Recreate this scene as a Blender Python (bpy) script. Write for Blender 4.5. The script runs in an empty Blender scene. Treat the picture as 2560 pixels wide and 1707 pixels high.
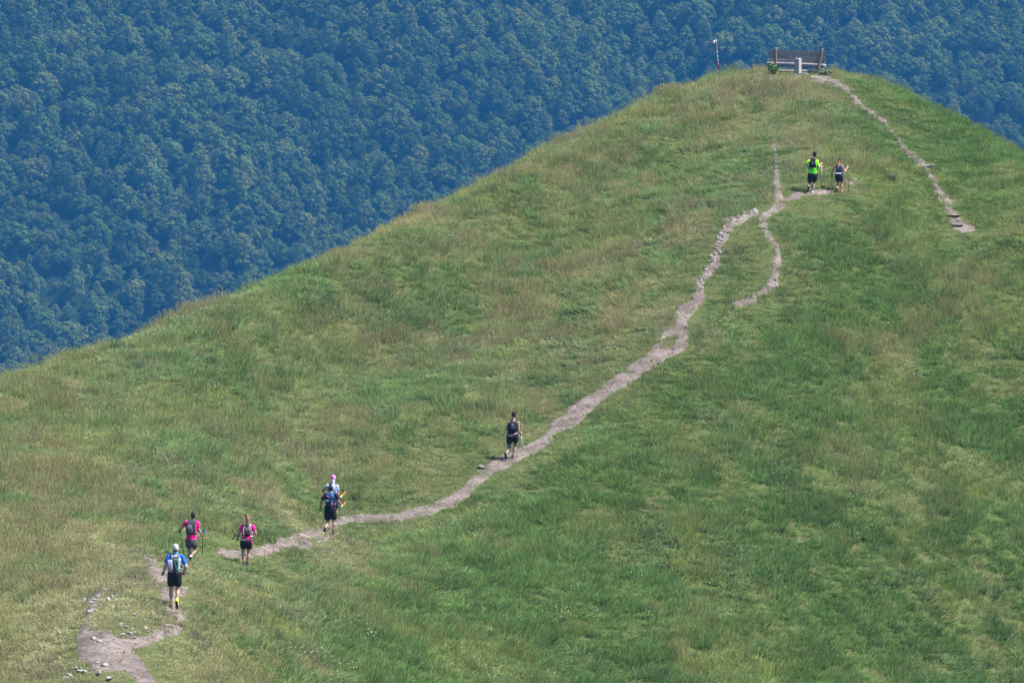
import math, numpy as np
# ------------------------------------------------------------------ camera model
PF = 16000.0                      # focal length in pixels of the 2560 px wide photograph (225 mm on 36 mm)
PITCH = math.radians(-4.0)
CAM = np.array([0.0, 0.0, 60.0])
FW = np.array([0.0, math.cos(PITCH), math.sin(PITCH)])
UP = np.array([0.0, -math.sin(PITCH), math.cos(PITCH)])
RT = np.array([1.0, 0.0, 0.0])

def unproj(u, v, d):
    u = np.asarray(u, float); v = np.asarray(v, float); d = np.asarray(d, float)
    a = (u - 1280.0) / PF; b = (853.5 - v) / PF
    return CAM + d[..., None] * (FW + a[..., None] * RT + b[..., None] * UP)

def proj(p):
    q = np.asarray(p, float) - CAM
    d = q @ FW
    return 1280.0 + PF * (q @ RT) / d, 853.5 - PF * (q @ UP) / d, d

# ------------------------------------------------------------------ the hill as surveyed heights
# (u, v, distance) of points on the ground
SURVEY = [
 # walked ridge, from the near knoll over the saddle to the summit
 (330,1690,166),(240,1640,168),(200,1570,172),(440,1560,175),(430,1518,180),(385,1425,188),(475,1407,199),
 (617,1412,202),(690,1370,208),(825,1337,221),(880,1298,229),(1000,1280,231),(1150,1220,234),(1280,1145,238),
 (1400,1050,243),(1500,960,247),(1620,870,251),(1700,800,254),(1735,740,257),(1800,650,262),(1840,540,267),
 (1930,510,270),(1940,470,272),(2030,480,272),(2120,465,274),(1938,370,279),(1930,250,292),(1970,200,300),(2030,195,301),
 # left flank
 (0,1690,172),(0,1500,184),(0,1250,203),(0,1080,222),(250,1250,208),(250,1050,228),(566,1150,222),(566,900,246),
 (838,1150,236),(838,900,253),(1088,1000,244),(1088,750,262),(1300,850,257),(1300,600,273),(1545,600,270),(1545,430,283),
 (1700,450,279),(1750,300,290),
 # right flank
 (2060,205,299),(2200,305,291),(2340,430,282),(2400,560,274),(2560,600,271),(2450,400,285),(2300,330,290),
 (2560,850,261),(2560,1100,253),(2560,1400,243),(2560,1707,233),(2200,700,264),(2200,1000,251),(2200,1350,237),(2200,1707,224),
 (1850,800,256),(1850,1100,242),(1850,1400,230),(1850,1707,217),(1500,1150,236),(1500,1400,225),(1500,1707,211),
 (1150,1400,221),(1150,1707,198),(850,1500,205),(850,1707,187),(600,1550,187),(600,1707,177),
]
# outline of the hill against the far woods: ground there is tangent to the line of sight
OUTLINE = [
 (-250,1012,228),(0,935,238),(250,853,247),(350,820,250),(410,800,252),(480,770,254.5),(566,734,257),(700,681,262),(838,627,267),(960,569,271.5),(1088,513,276),(1252,431,282),(1382,366,287),
 (1545,284,293),(1687,224,298),(1785,200,301),(1900,186,304),(2000,185,305),(2100,190,304),(2193,208,303),(2267,236,301),(2325,266,299),(2399,301,296),(2487,345,293),
 (2560,380,290),(2750,480,284),
]
def _controls():
    pts = [unproj(u, v, d) for u, v, d in SURVEY]
    for u, v, d in OUTLINE:
        v = v + float(np.interp(u, (-250, 0, 500, 1000, 1250, 1500, 1700, 1870, 2100, 2300, 2560), (34, 32, 27, 22, 20, 17, 11, -1, 0, 7, 15)))
        for k in (-5, 0, 6, 14, 30):
            p = unproj(u, v, d + k)
            p[2] -= 0.008 * k * k + (0.05 * max(0, k - 6))
            pts.append(p)
    # beyond the frame, left and right and below
    for u, v, d in ((-500,1707,172),(-500,1350,195),(-500,1150,215),(3000,1707,241),(3000,1200,252),(3000,800,266),
                    (330,1950,152),(1000,2000,172),(1800,2000,197),(2560,2000,212)):
        pts.append(unproj(u, v, d))
    return np.array(pts)

_P = _controls()
_SC = np.array([1 / 20.0, 1 / 40.0])
def _phi(r2):
    return 0.5 * r2 * np.log(r2 + 1e-12)
def _fit():
    xy = (_P[:, :2] - [0, 230]) * _SC
    n = len(xy)
    r2 = ((xy[:, None] - xy[None]) ** 2).sum(-1)
    A = np.zeros((n + 3, n + 3)); A[:n, :n] = _phi(r2) + np.eye(n) * 2e-3
    A[:n, n] = 1; A[:n, n + 1:] = xy; A[n, :n] = 1; A[n + 1:, :n] = xy.T
    b = np.zeros(n + 3); b[:n] = _P[:, 2]
    return xy, np.linalg.solve(A, b)
_XY, _W = _fit()
def tps(x, y):
    q = np.stack([(np.asarray(x, float)) * _SC[0], (np.asarray(y, float) - 230) * _SC[1]], -1).reshape(-1, 2)
    out = np.empty(len(q)); n = len(_XY)
    for i in range(0, len(q), 20000):
        s = q[i:i + 20000]
        out[i:i + 20000] = _phi(((s[:, None] - _XY[None]) ** 2).sum(-1)) @ _W[:n] + _W[n] + s @ _W[n + 1:]
    return out.reshape(np.shape(x))

X0, X1, Y0, Y1 = -27.0, 29.0, 152.0, 326.0
def hill(x, y):
    x = np.asarray(x, float); y = np.asarray(y, float)
    cx = np.clip(x, X0, X1); cy = np.clip(y, Y0, Y1)
    d = np.hypot(x - cx, y - cy)
    near = tps(cx, cy) - 0.5 * d - 0.1 * np.minimum(d, 20)
    own = 58.2 - 0.10 * np.hypot(x, y) - 0.5 * np.maximum(0, np.hypot(x, y) - 12)   # the ridge the camera stands on
    return np.maximum(np.maximum(near, own), -440.0)

_DS = np.arange(140.0, 345.0, 0.5)
def hit(u, v):
    """the ground point seen at a place of the photograph"""
    p = unproj(np.full(len(_DS), u), np.full(len(_DS), v), _DS)
    h = hill(p[:, 0], p[:, 1])
    below = np.nonzero(p[:, 2] < h)[0]
    if len(below) == 0:
        return None
    i = below[0]
    if i == 0: return p[0]
    a = (p[i-1, 2] - h[i-1]); b = (h[i] - p[i, 2])
    t = a / (a + b)
    q = p[i-1] * (1 - t) + p[i] * t
    q[2] = hill(q[0], q[1])
    return q
import bpy, bmesh, random
from mathutils import Vector, Matrix, Euler
random.seed(7); RNG = np.random.default_rng(7)
R = math.radians
SC = bpy.context.scene
COL = SC.collection

# ------------------------------------------------------------------ small noise library
def _hash(ix, iy, seed):
    n = (ix.astype(np.int64) * 374761393 + iy.astype(np.int64) * 668265263 + seed * 974711) & 0x7fffffff
    n = ((n ^ (n >> 13)) * 1274126177) & 0x7fffffff
    return ((n ^ (n >> 16)) & 0xffff) / 65535.0
def vnoise(x, y, seed=0):
    x = np.asarray(x, float); y = np.asarray(y, float)
    ix = np.floor(x); iy = np.floor(y); fx = x - ix; fy = y - iy
    fx = fx * fx * fx * (fx * (fx * 6 - 15) + 10); fy = fy * fy * fy * (fy * (fy * 6 - 15) + 10)
    a = _hash(ix, iy, seed); b = _hash(ix + 1, iy, seed); c = _hash(ix, iy + 1, seed); d = _hash(ix + 1, iy + 1, seed)
    return (a * (1 - fx) + b * fx) * (1 - fy) + (c * (1 - fx) + d * fx) * fy
def fbm(x, y, seed=0, octv=4):
    t = 0; s = 0; a = 1.0
    for k in range(octv):
        t = t + a * vnoise(x * 2 ** k + 13.7 * k, y * 2 ** k - 7.1 * k, seed + k); s += a; a *= 0.5
    return t / s
def smooth(e0, e1, x):
    t = np.clip((x - e0) / (e1 - e0), 0, 1); return t * t * (3 - 2 * t)

# ------------------------------------------------------------------ object helpers
def tag(o, label=None, cat=None, group=None, kind=None):
    if label: o['label'] = label
    if cat: o['category'] = cat
    if group: o['group'] = group
    if kind: o['kind'] = kind
    return o
def empty(name, loc, label, cat, group=None):
    o = bpy.data.objects.new(name, None); COL.objects.link(o); o.location = loc
    o.empty_display_size = 0.2
    return tag(o, label, cat, group)
def link(name, me, mat=None, parent=None, loc=None):
    o = bpy.data.objects.new(name, me); COL.objects.link(o)
    if mat is not None:
        me.materials.clear(); me.materials.append(mat)
    if parent is not None: o.parent = parent
    if loc is not None: o.location = loc
    return o
def mesh_np(name, verts, faces, smooth_=False):
    me = bpy.data.meshes.new(name)
    verts = np.asarray(verts, np.float32); faces = np.asarray(faces, np.int32)
    nv, nf, k = len(verts), len(faces), faces.shape[1]
    me.vertices.add(nv); me.vertices.foreach_set('co', verts.ravel())
    me.loops.add(nf * k); me.loops.foreach_set('vertex_index', faces.ravel())
    me.polygons.add(nf); me.polygons.foreach_set('loop_start', np.arange(0, nf * k, k, dtype=np.int32))
    me.update(calc_edges=True)
    if smooth_: me.polygons.foreach_set('use_smooth', np.ones(nf, bool))
    me.validate()
    return me
def bm_mesh(name, bm, smooth_=True):
    bmesh.ops.recalc_face_normals(bm, faces=bm.faces)
    me = bpy.data.meshes.new(name); bm.to_mesh(me); bm.free()
    if smooth_:
        for p in me.polygons: p.use_smooth = True
    return me

def v3(a): return Vector((float(a[0]), float(a[1]), float(a[2])))
def tube(bm, pts, rad, seg=10, caps=True):
    """round tapered tube through pts, rounded ends"""
    pts = [v3(p) for p in pts]; rad = list(rad)
    if caps:
        d0 = (pts[0] - pts[1]).normalized(); d1 = (pts[-1] - pts[-2]).normalized()
        r0, r1 = rad[0], rad[-1]
        pts = [pts[0] + d0 * r0 * .95, pts[0] + d0 * r0 * .6] + pts + [pts[-1] + d1 * r1 * .6, pts[-1] + d1 * r1 * .95]
        rad = [r0 * .3, r0 * .8] + rad + [r1 * .8, r1 * .3]
    rings = []; prev = None
    for i, p in enumerate(pts):
        t = (pts[min(i + 1, len(pts) - 1)] - pts[max(i - 1, 0)]).normalized()
        if prev is None:
            a = t.orthogonal().normalized()
        else:
            a = (prev - t * prev.dot(t)).normalized()
        prev = a; b = t.cross(a)
        rings.append([bm.verts.new(p + (a * math.cos(k * 2 * math.pi / seg) + b * math.sin(k * 2 * math.pi / seg)) * rad[i]) for k in range(seg)])
    for r0, r1 in zip(rings, rings[1:]):
        for k in range(seg):
            bm.faces.new((r0[k], r0[(k + 1) % seg], r1[(k + 1) % seg], r1[k]))
    bm.faces.new(rings[0][::-1]); bm.faces.new(rings[-1])
def loft(bm, secs, seg=20, power=2.0):
    """stack of horizontal (super)ellipses: (centre, rx, ry)"""
    rings = []
    for c, rx, ry in secs:
        ring = []
        for k in range(seg):
            a = 2 * math.pi * k / seg; ca, sa = math.cos(a), math.sin(a)
            e = 2.0 / power
            ring.append(bm.verts.new((c[0] + rx * math.copysign(abs(ca) ** e, ca), c[1] + ry * math.copysign(abs(sa) ** e, sa), c[2])))
        rings.append(ring)
    for r0, r1 in zip(rings, rings[1:]):
        for k in range(seg):
            bm.faces.new((r0[k], r0[(k + 1) % seg], r1[(k + 1) % seg], r1[k]))
    bm.faces.new(rings[0][::-1]); bm.faces.new(rings[-1])
def ball(bm, c, r, rot=None, sub=3):
    m = Matrix.Translation(v3(c)) @ (rot.to_4x4() if rot else Matrix.Identity(4)) @ Matrix.Diagonal((r[0], r[1], r[2], 1))
    bmesh.ops.create_icosphere(bm, subdivisions=sub, radius=1.0, matrix=m)
def rbox(bm, c, size, rot=None, bev=0.01, seg=2):
    m = Matrix.Translation(v3(c)) @ (rot.to_4x4() if rot else Matrix.Identity(4)) @ Matrix.Diagonal((size[0], size[1], size[2], 1))
    vs = bmesh.ops.create_cube(bm, size=1.0, matrix=m)['verts']
    es = list({e for v in vs for e in v.link_edges})
    if bev > 0: bmesh.ops.bevel(bm, geom=es, offset=bev, segments=seg, affect='EDGES', profile=0.6)
def remesh(name, bm, voxel, iters=4, fac=0.5):
    """melt overlapping solids into one continuous smooth surface"""
    me = bm_mesh(name + '_raw', bm)
    o = bpy.data.objects.new(name + '_raw', me); COL.objects.link(o)
    m = o.modifiers.new('r', 'REMESH'); m.mode = 'VOXEL'; m.voxel_size = voxel; m.use_smooth_shade = True
    s = o.modifiers.new('s', 'SMOOTH'); s.iterations = iters; s.factor = fac
    dg = bpy.context.evaluated_depsgraph_get(); dg.update()
    out = bpy.data.meshes.new_from_object(o.evaluated_get(dg)); out.name = name
    bpy.data.objects.remove(o); bpy.data.meshes.remove(me)
    for p in out.polygons: p.use_smooth = True
    return out

# ------------------------------------------------------------------ materials
def mat(name, col, rough=0.8, var=0.0, scale=30.0, bump=0.0, spec=0.3, col2=None, metal=0.0):
    m = bpy.data.materials.new(name); m.use_nodes = True
    nt = m.node_tree; b = nt.nodes['Principled BSDF']
    b.inputs['Base Color'].default_value = (*col, 1); b.inputs['Roughness'].default_value = rough
    b.inputs['Specular IOR Level'].default_value = spec; b.inputs['Metallic'].default_value = metal
    if var > 0 or bump > 0 or col2:
        tc = nt.nodes.new('ShaderNodeTexCoord'); n = nt.nodes.new('ShaderNodeTexNoise')
        n.inputs['Scale'].default_value = scale; n.inputs['Detail'].default_value = 5
        nt.links.new(tc.outputs['Object'], n.inputs['Vector'])
        mr = nt.nodes.new('ShaderNodeMapRange'); mr.inputs[1].default_value = 0.3; mr.inputs[2].default_value = 0.7
        nt.links.new(n.outputs['Fac'], mr.inputs[0])
        mx = nt.nodes.new('ShaderNodeMix'); mx.data_type = 'RGBA'
        c2 = col2 or tuple(c * (1 - var) for c in col)
        mx.inputs[6].default_value = (*col, 1); mx.inputs[7].default_value = (*c2, 1)
        nt.links.new(mr.outputs[0], mx.inputs[0]); nt.links.new(mx.outputs[2], b.inputs['Base Color'])
        if bump > 0:
            bp = nt.nodes.new('ShaderNodeBump'); bp.inputs['Strength'].default_value = bump; bp.inputs['Distance'].default_value = 0.02
            nt.links.new(n.outputs['Fac'], bp.inputs['Height']); nt.links.new(bp.outputs[0], b.inputs['Normal'])
    return m
def tinted(name, trans=0.3, rough=0.7):
    """leaf material whose colour comes from the plant (instance attribute) and from the single leaf (mesh attribute)"""
    m = bpy.data.materials.new(name); m.use_nodes = True
    nt = m.node_tree; nt.nodes.clear()
    out = nt.nodes.new('ShaderNodeOutputMaterial')
    a = nt.nodes.new('ShaderNodeAttribute'); a.attribute_type = 'INSTANCER'; a.attribute_name = 'tint'
    l = nt.nodes.new('ShaderNodeAttribute'); l.attribute_type = 'GEOMETRY'; l.attribute_name = 'leaf'
    mul = nt.nodes.new('ShaderNodeMix'); mul.data_type = 'RGBA'; mul.blend_type = 'MULTIPLY'; mul.inputs[0].default_value = 1.0
    nt.links.new(a.outputs['Color'], mul.inputs[6]); nt.links.new(l.outputs['Color'], mul.inputs[7])
    d = nt.nodes.new('ShaderNodeBsdfDiffuse'); t = nt.nodes.new('ShaderNodeBsdfTranslucent')
    mx = nt.nodes.new('ShaderNodeMixShader'); mx.inputs[0].default_value = trans
    nt.links.new(mul.outputs[2], d.inputs[0]); nt.links.new(mul.outputs[2], t.inputs[0])
    nt.links.new(d.outputs[0], mx.inputs[1]); nt.links.new(t.outputs[0], mx.inputs[2]); nt.links.new(mx.outputs[0], out.inputs[0])
    return m
def set_color_attr(me, name, cols, domain='FACE'):
    at = me.attributes.new(name, 'FLOAT_COLOR', domain)
    c = np.ones((len(cols), 4), np.float32); c[:, :3] = cols
    at.data.foreach_set('color', c.ravel())

# ------------------------------------------------------------------ scattering (for what nobody could count)
def scatter(name, pts, rot, scl, idx, tint, sources, label=None, cat=None):
    me = bpy.data.meshes.new(name)
    n = len(pts); me.vertices.add(n); me.vertices.foreach_set('co', np.asarray(pts, np.float32).ravel())
    for an, ty, arr, key in (('rot', 'FLOAT_VECTOR', rot, 'vector'), ('scl', 'FLOAT_VECTOR', scl, 'vector'), ('idx', 'INT', idx, 'value')):
        at = me.attributes.new(an, ty, 'POINT'); at.data.foreach_set(key, np.asarray(arr, np.int32 if ty == 'INT' else np.float32).ravel())
    set_color_attr(me, 'tint', tint, 'POINT')
    o = bpy.data.objects.new(name, me); COL.objects.link(o)
    coll = bpy.data.collections.new(name + ' sources')
    for i, s in enumerate(sources):
        so = bpy.data.objects.new('%s_kind_%02d' % (name, i), s); coll.objects.link(so)
    ng = bpy.data.node_groups.new(name + '_scatter', 'GeometryNodeTree')
    ng.interface.new_socket('Geometry', in_out='INPUT', socket_type='NodeSocketGeometry')
    ng.interface.new_socket('Geometry', in_out='OUTPUT', socket_type='NodeSocketGeometry')
    N = ng.nodes; L = ng.links
    gi = N.new('NodeGroupInput'); go = N.new('NodeGroupOutput')
    ci = N.new('GeometryNodeCollectionInfo'); ci.inputs['Collection'].default_value = coll
    ci.inputs['Separate Children'].default_value = True; ci.inputs['Reset Children'].default_value = True
    ip = N.new('GeometryNodeInstanceOnPoints'); ip.inputs['Pick Instance'].default_value = True
    def named(nm, ty):
        q = N.new('GeometryNodeInputNamedAttribute'); q.data_type = ty; q.inputs['Name'].default_value = nm
        return next(s for s in q.outputs if s.enabled and s.name == 'Attribute')
    L.new(gi.outputs[0], ip.inputs['Points']); L.new(ci.outputs[0], ip.inputs['Instance'])
    L.new(named('idx', 'INT'), ip.inputs['Instance Index'])
    er = N.new('FunctionNodeEulerToRotation'); L.new(named('rot', 'FLOAT_VECTOR'), er.inputs[0]); L.new(er.outputs[0], ip.inputs['Rotation'])
    L.new(named('scl', 'FLOAT_VECTOR'), ip.inputs['Scale']); L.new(ip.outputs[0], go.inputs[0])
    md = o.modifiers.new('scatter', 'NODES'); md.node_group = ng
    return tag(o, label, cat, kind='stuff')

# ================================================================== GROUND
gx = np.concatenate([np.arange(-1600, -200, 100), np.arange(-200, -60, 14), np.arange(-60, -28, 2.0), np.arange(-28, 30, 0.25), np.arange(30, 62, 2.0), np.arange(62, 200, 14), np.arange(200, 1601, 100)])
gy = np.concatenate([np.arange(-320, -20, 30), np.arange(-20, 150, 5), np.arange(150, 328, 0.4), np.arange(328, 380, 2.0), np.arange(380, 700, 20), np.arange(700, 1500, 80), np.arange(1500, 2301, 160)])
GX, GY = np.meshgrid(gx, gy)
def bumps(x, y):
    return (fbm(x / 4.5, y / 6.5, 3, 3) - .5) * 0.24 + (fbm(x / 1.1, y / 1.5, 9, 2) - .5) * 0.14
GZ = hill(GX, GY)
# ------------------------------------------------------------------ trodden paths, traced as (u, v, width)
MAIN = [
 [(372,1712,40),(341,1672,46),(300,1632,62),(265,1618,70),(235,1612,62)],
 [(212,1630,44),(243,1650,46),(280,1655,40)],
 [(285,1612,30),(333,1606,23),(369,1597,23),(410,1580,27),(439,1566,32),(444,1545,32),(437,1526,32),(427,1505,32),(414,1488,30),(404,1479,22)],
 [(427,1484,16),(462,1476,12)],
 [(230,1612,50),(208,1602,36),(209,1580,20),(220,1557,22),(225,1534,22),(226,1509,20),(248,1493,13),(262,1483,5)],
 [(366,1397,12),(378,1416,30),(388,1434,34),(408,1440,26),(418,1430,18)],
 [(548,1380,5),(586,1385,9),(610,1386,12),(634,1380,18),(675,1369,22),(720,1353,24),(777,1335,20),(804,1316,18),(845,1302,14),(889,1295,11),(926,1293,9),(974,1291,8),(1025,1285,14),(1076,1270,17),(1127,1250,20),(1165,1229,24),(1185,1202,24),(1209,1182,22),(1246,1161,20),(1280,1144,20),(1321,1124,22),(1363,1099,20),(1377,1082,15),(1392,1066,24),(1426,1044,34),(1461,1013,30),(1495,990,26),(1530,961,26),(1564,944,26),(1601,918,32),(1639,895,26),(1673,878,19),(1699,861,22),(1710,838,25),(1705,815,30),(1699,792,33),(1713,775,32),(1736,760,28),(1745,743,24),(1748,723,24),(1750,706,23)],
 [(1620,895,10),(1636,869,16),(1656,855,10),(1659,837,7),(1678,826,6)],
 [(745,1370,5),(800,1350,4),(850,1330,3)],
]
STONY = [[(1748,715,24),(1755,697,20),(1771,679,22),(1782,660,24),(1789,642,24),(1796,624,18),(1796,610,16),(1805,591,20),(1817,573,22),(1819,557,22),(1847,546,14),(1870,534,16),(1892,526,7)]]
FORK = [[(1831,760,4),(1851,755,8),(1883,741,13),(1911,722,18),(1932,704,20),(1941,681,20),(1944,658,18),(1945,635,18),(1941,614,14),(1925,594,12),(1911,571,13),(1902,552,16),(1909,539,14),(1927,530,16),(1938,520,22),(1955,513,12)]]
SUMMIT = [[(1945,500,24),(1945,474,20),(1943,449,18),(1941,408,16),(1938,382,12),(1935,366,6)],[(1922,316,6),(1929,311,8),(1931,300,3)],
          [(1961,498,6),(1984,493,7),(2007,487,7),(2030,483,6),(2053,478,5),(2085,474,3)], [(2108,446,1),(2122,453,4),(2136,461,3)]]
EAST = [[(2030,193,6),(2055,200,14),(2078,203,10),(2095,210,7),(2110,217,6),(2126,234,5),(2152,264,6),(2181,285,5),(2211,304,3),(2225,326,6),(2246,349,8),(2261,370,6),(2287,396,8),(2313,417,10),(2325,437,11),(2337,461,18),(2352,484,18),(2369,508,16),(2378,531,24),(2393,555,28),(2410,569,14),(2436,571,2)]]

PG = 0.1
px_ = np.arange(-26, 28, PG); py_ = np.arange(154, 312, PG)
PX, PY = np.meshgrid(px_ + PG / 2, py_ + PG / 2)
PZ = hill(PX.ravel()[::1].reshape(PX.shape)[::4, ::4], PY[::4, ::4])       # coarse, then upsampled
def up4(a):
    h, w = PX.shape
    yi = np.clip(np.arange(h) / 4.0, 0, a.shape[0] - 1.001); xi = np.clip(np.arange(w) / 4.0, 0, a.shape[1] - 1.001)
    y0 = yi.astype(int); x0 = xi.astype(int); fy = (yi - y0)[:, None]; fx = (xi - x0)[None]
    return (a[y0][:, x0] * (1 - fx) + a[y0][:, x0 + 1] * fx) * (1 - fy) + (a[y0 + 1][:, x0] * (1 - fx) + a[y0 + 1][:, x0 + 1] * fx) * fy
PZ = up4(PZ)
PU, PV, PD = proj(np.stack([PX, PY, PZ], -1))
# which ground is seen from the photograph's side of the hill (nothing nearer stands in the way)
def first_depth():
    uu = np.arange(-160, 2721, 40); vv = np.arange(140, 1861, 20)
    T = np.full((len(vv), len(uu)), 400.0)
    U, V = np.meshgrid(uu, vv)
    for d in np.arange(140, 345, 1.0)[::-1]:
        p = unproj(U, V, np.full(U.shape, d))
        T[p[..., 2] < hill(p[..., 0], p[..., 1])] = d
    return uu, vv, T
FU, FV, FT = first_depth()
def seen_depth(u, v):
    i = np.clip(np.rint((v - FV[0]) / 20).astype(int), 0, len(FV) - 1); j = np.clip(np.rint((u - FU[0]) / 40).astype(int), 0, len(FU) - 1)
    return FT[i, j]
PSEEN = PD < seen_depth(PU, PV) + 9
def path_mask(lines, grow=0.0, down=3.0):
    m = np.zeros(PX.shape, bool)
    jag = (fbm(PX / .5, PY / 1.1, 21, 3) - .5)
    for ln in lines:
        P = np.array(ln, float)
        lo = P.min(0) - 60; hi = P.max(0) + 60
        sel = np.nonzero((PU > lo[0]) & (PU < hi[0]) & (PV > lo[1]) & (PV < hi[1]) & PSEEN)
        u, v = PU[sel], PV[sel]; best = np.full(len(u), -1e9)
        for (a, b) in zip(P, P[1:]):
            e = b[:2] - a[:2]; L2 = (e ** 2).sum()
            t = np.clip(((u - a[0]) * e[0] + (v - a[1]) * e[1]) / L2, 0, 1)
            w = (a[2] + (b[2] - a[2]) * t) / 2 + grow
            cu, cv = a[0] + e[0] * t, a[1] + e[1] * t
            dv = v - cv; dv = np.where(dv > 0, np.maximum(dv - down, 0), dv)   # a verge on the near side too: grass there hangs over it
            best = np.maximum(best, w - np.hypot(u - cu, dv))
        m[sel] |= best + jag[sel] * 15 > 0
    return m
M_MAIN, M_STONY, M_FORK, M_SUMMIT, M_EAST = (path_mask(q, g) for q, g in ((MAIN, 4.5), (STONY, 4), (FORK, 4), (SUMMIT, 3), (EAST, 2.8)))
M_STONY &= ~M_MAIN; M_FORK &= ~(M_MAIN | M_STONY); M_SUMMIT &= ~(M_MAIN | M_FORK | M_STONY); M_EAST &= ~M_SUMMIT
WORN = path_mask([[(1935,372,14),(1927,330,18),(1924,290,18),(1925,240,16),(1932,200,16)], [(1925,196,10),(1970,200,16),(2030,200,14)], [(1890,526,8),(1925,532,8)], [(2085,474,6),(2140,476,5),(2200,490,4)],
                  [(505,1404,10),(545,1388,10)], [(400,1462,24),(415,1445,24)]], down=6)
BARE = M_MAIN | M_STONY | M_FORK | M_SUMMIT | M_EAST
PDIST = np.full(PX.shape, 4.0)
cur = BARE.copy(); PDIST[cur] = 0
for k in range(1, 31):
    n = cur.copy()
    n[1:] |= cur[:-1]; n[:-1] |= cur[1:]; n[:, 1:] |= cur[:, :-1]; n[:, :-1] |= cur[:, 1:]
    PDIST[n & ~cur] = k * PG; cur = n
def path_dist(x, y):
    i = np.clip(((np.asarray(y) - py_[0]) / PG).astype(int), 0, PX.shape[0] - 1); j = np.clip(((np.asarray(x) - px_[0]) / PG).astype(int), 0, PX.shape[1] - 1)
    return PDIST[i, j]
GZ = GZ + bumps(GX, GY) * (0.25 + 0.75 * smooth(0, 2.5, path_dist(GX, GY)))
def zg(x, y):
    """height of the ground sheet"""
    x = np.asarray(x, float); y = np.asarray(y, float)
    i = np.clip(np.searchsorted(gy, y) - 1, 0, len(gy) - 2); j = np.clip(np.searchsorted(gx, x) - 1, 0, len(gx) - 2)
    fy = (y - gy[i]) / (gy[i + 1] - gy[i]); fx = (x - gx[j]) / (gx[j + 1] - gx[j])
    return (GZ[i, j] * (1 - fx) + GZ[i, j + 1] * fx) * (1 - fy) + (GZ[i + 1, j] * (1 - fx) + GZ[i + 1, j + 1] * fx) * fy
def at(u, v, lift=0.0):
    for k in range(40):
        q = hit(u, v + k)
        if q is not None: break
    return Vector((q[0], q[1], float(zg(q[0], q[1])) + lift))

def grid_faces(h, w):
    i = np.arange(h * w).reshape(h, w)
    return np.stack([i[:-1, :-1], i[:-1, 1:], i[1:, 1:], i[1:, :-1]], -1).reshape(-1, 4)
m_soil = mat('turf soil', (0.045, 0.062, 0.02), 0.95, scale=0.8, bump=0.4, col2=(0.065, 0.066, 0.03), spec=0.05)
ground = link('ground', mesh_np('ground', np.stack([GX, GY, GZ], -1).reshape(-1, 3), grid_faces(*GX.shape), True), m_soil)
tag(ground, 'grassy hillside rising to a rounded summit', None, kind='structure')

# dry trodden earth with grit
m_path = bpy.data.materials.new('trodden earth'); m_path.use_nodes = True
nt = m_path.node_tree; b = nt.nodes['Principled BSDF']; b.inputs['Roughness'].default_value = 0.95; b.inputs['Specular IOR Level'].default_value = 0.1
tc = nt.nodes.new('ShaderNodeTexCoord')
def nz(scale, detail, rough=.6):
    n = nt.nodes.new('ShaderNodeTexNoise'); n.inputs['Scale'].default_value = scale; n.inputs['Detail'].default_value = detail; n.inputs['Roughness'].default_value = rough
    nt.links.new(tc.outputs['Object'], n.inputs['Vector']); return n
n1, n2 = nz(0.9, 4), nz(9, 6, .7)
r1 = nt.nodes.new('ShaderNodeValToRGB'); e = r1.color_ramp.elements
e[0].position = .40; e[0].color = (0.096, 0.080, 0.073, 1); e[1].position = .66; e[1].color = (0.182, 0.158, 0.152, 1)
r2 = nt.nodes.new('ShaderNodeValToRGB'); e = r2.color_ramp.elements
e[0].position = .36; e[0].color = (0.50, 0.46, 0.43, 1); e[1].position = .62; e[1].color = (1.12, 1.1, 1.1, 1)
mx = nt.nodes.new('ShaderNodeMix'); mx.data_type = 'RGBA'; mx.blend_type = 'MULTIPLY'; mx.inputs[0].default_value = 1
nt.links.new(n1.outputs['Fac'], r1.inputs[0]); nt.links.new(n2.outputs['Fac'], r2.inputs[0])
nt.links.new(r1.outputs[0], mx.inputs[6]); nt.links.new(r2.outputs[0], mx.inputs[7]); nt.links.new(mx.outputs[2], b.inputs['Base Color'])
bp = nt.nodes.new('ShaderNodeBump'); bp.inputs['Strength'].default_value = 0.9; bp.inputs['Distance'].default_value = 0.05
nt.links.new(n2.outputs['Fac'], bp.inputs['Height']); nt.links.new(bp.outputs[0], b.inputs['Normal'])

def path_sheet(mask, label):
    ii, jj = np.nonzero(mask)
    corner = {}
    key = np.unique(np.concatenate([ii * 10000 + jj, ii * 10000 + jj + 1, (ii + 1) * 10000 + jj, (ii + 1) * 10000 + jj + 1]))
    x = px_[0] + (key % 10000) * PG; y = py_[0] + (key // 10000) * PG
    x = x + (vnoise(x * 7, y * 7, 5) - .5) * .07; y = y + (vnoise(x * 7, y * 7, 6) - .5) * .07
    cnt = np.zeros(len(key)); b0_ = ii * 10000 + jj
    for off in (0, 1, 10000, 10001): np.add.at(cnt, np.searchsorted(key, b0_ + off), 1)
    z = zg(x, y) + np.where(cnt > 3, .024, -.035) + (fbm(x / .3, y / .4, 31, 3) - .5) * 0.022
    f = lambda k: np.searchsorted(key, k)
    b0 = ii * 10000 + jj
    faces = np.stack([f(b0), f(b0 + 1), f(b0 + 10001), f(b0 + 10000)], -1)
    o = link('path', mesh_np('path', np.stack([x, y, z], -1), faces, True), m_path)
    return tag(o, label, None, kind='structure')
path_sheet(M_MAIN, 'pinkish dirt footpath winding up from the lower left')
path_sheet(M_STONY, 'stony left branch of the footpath')
path_sheet(M_FORK, 'curved right branch of the footpath')
path_sheet(M_SUMMIT, 'faint dirt track to the summit and its side trail')
path_sheet(M_EAST, 'stony stepped track down the right side of the summit')

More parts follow.
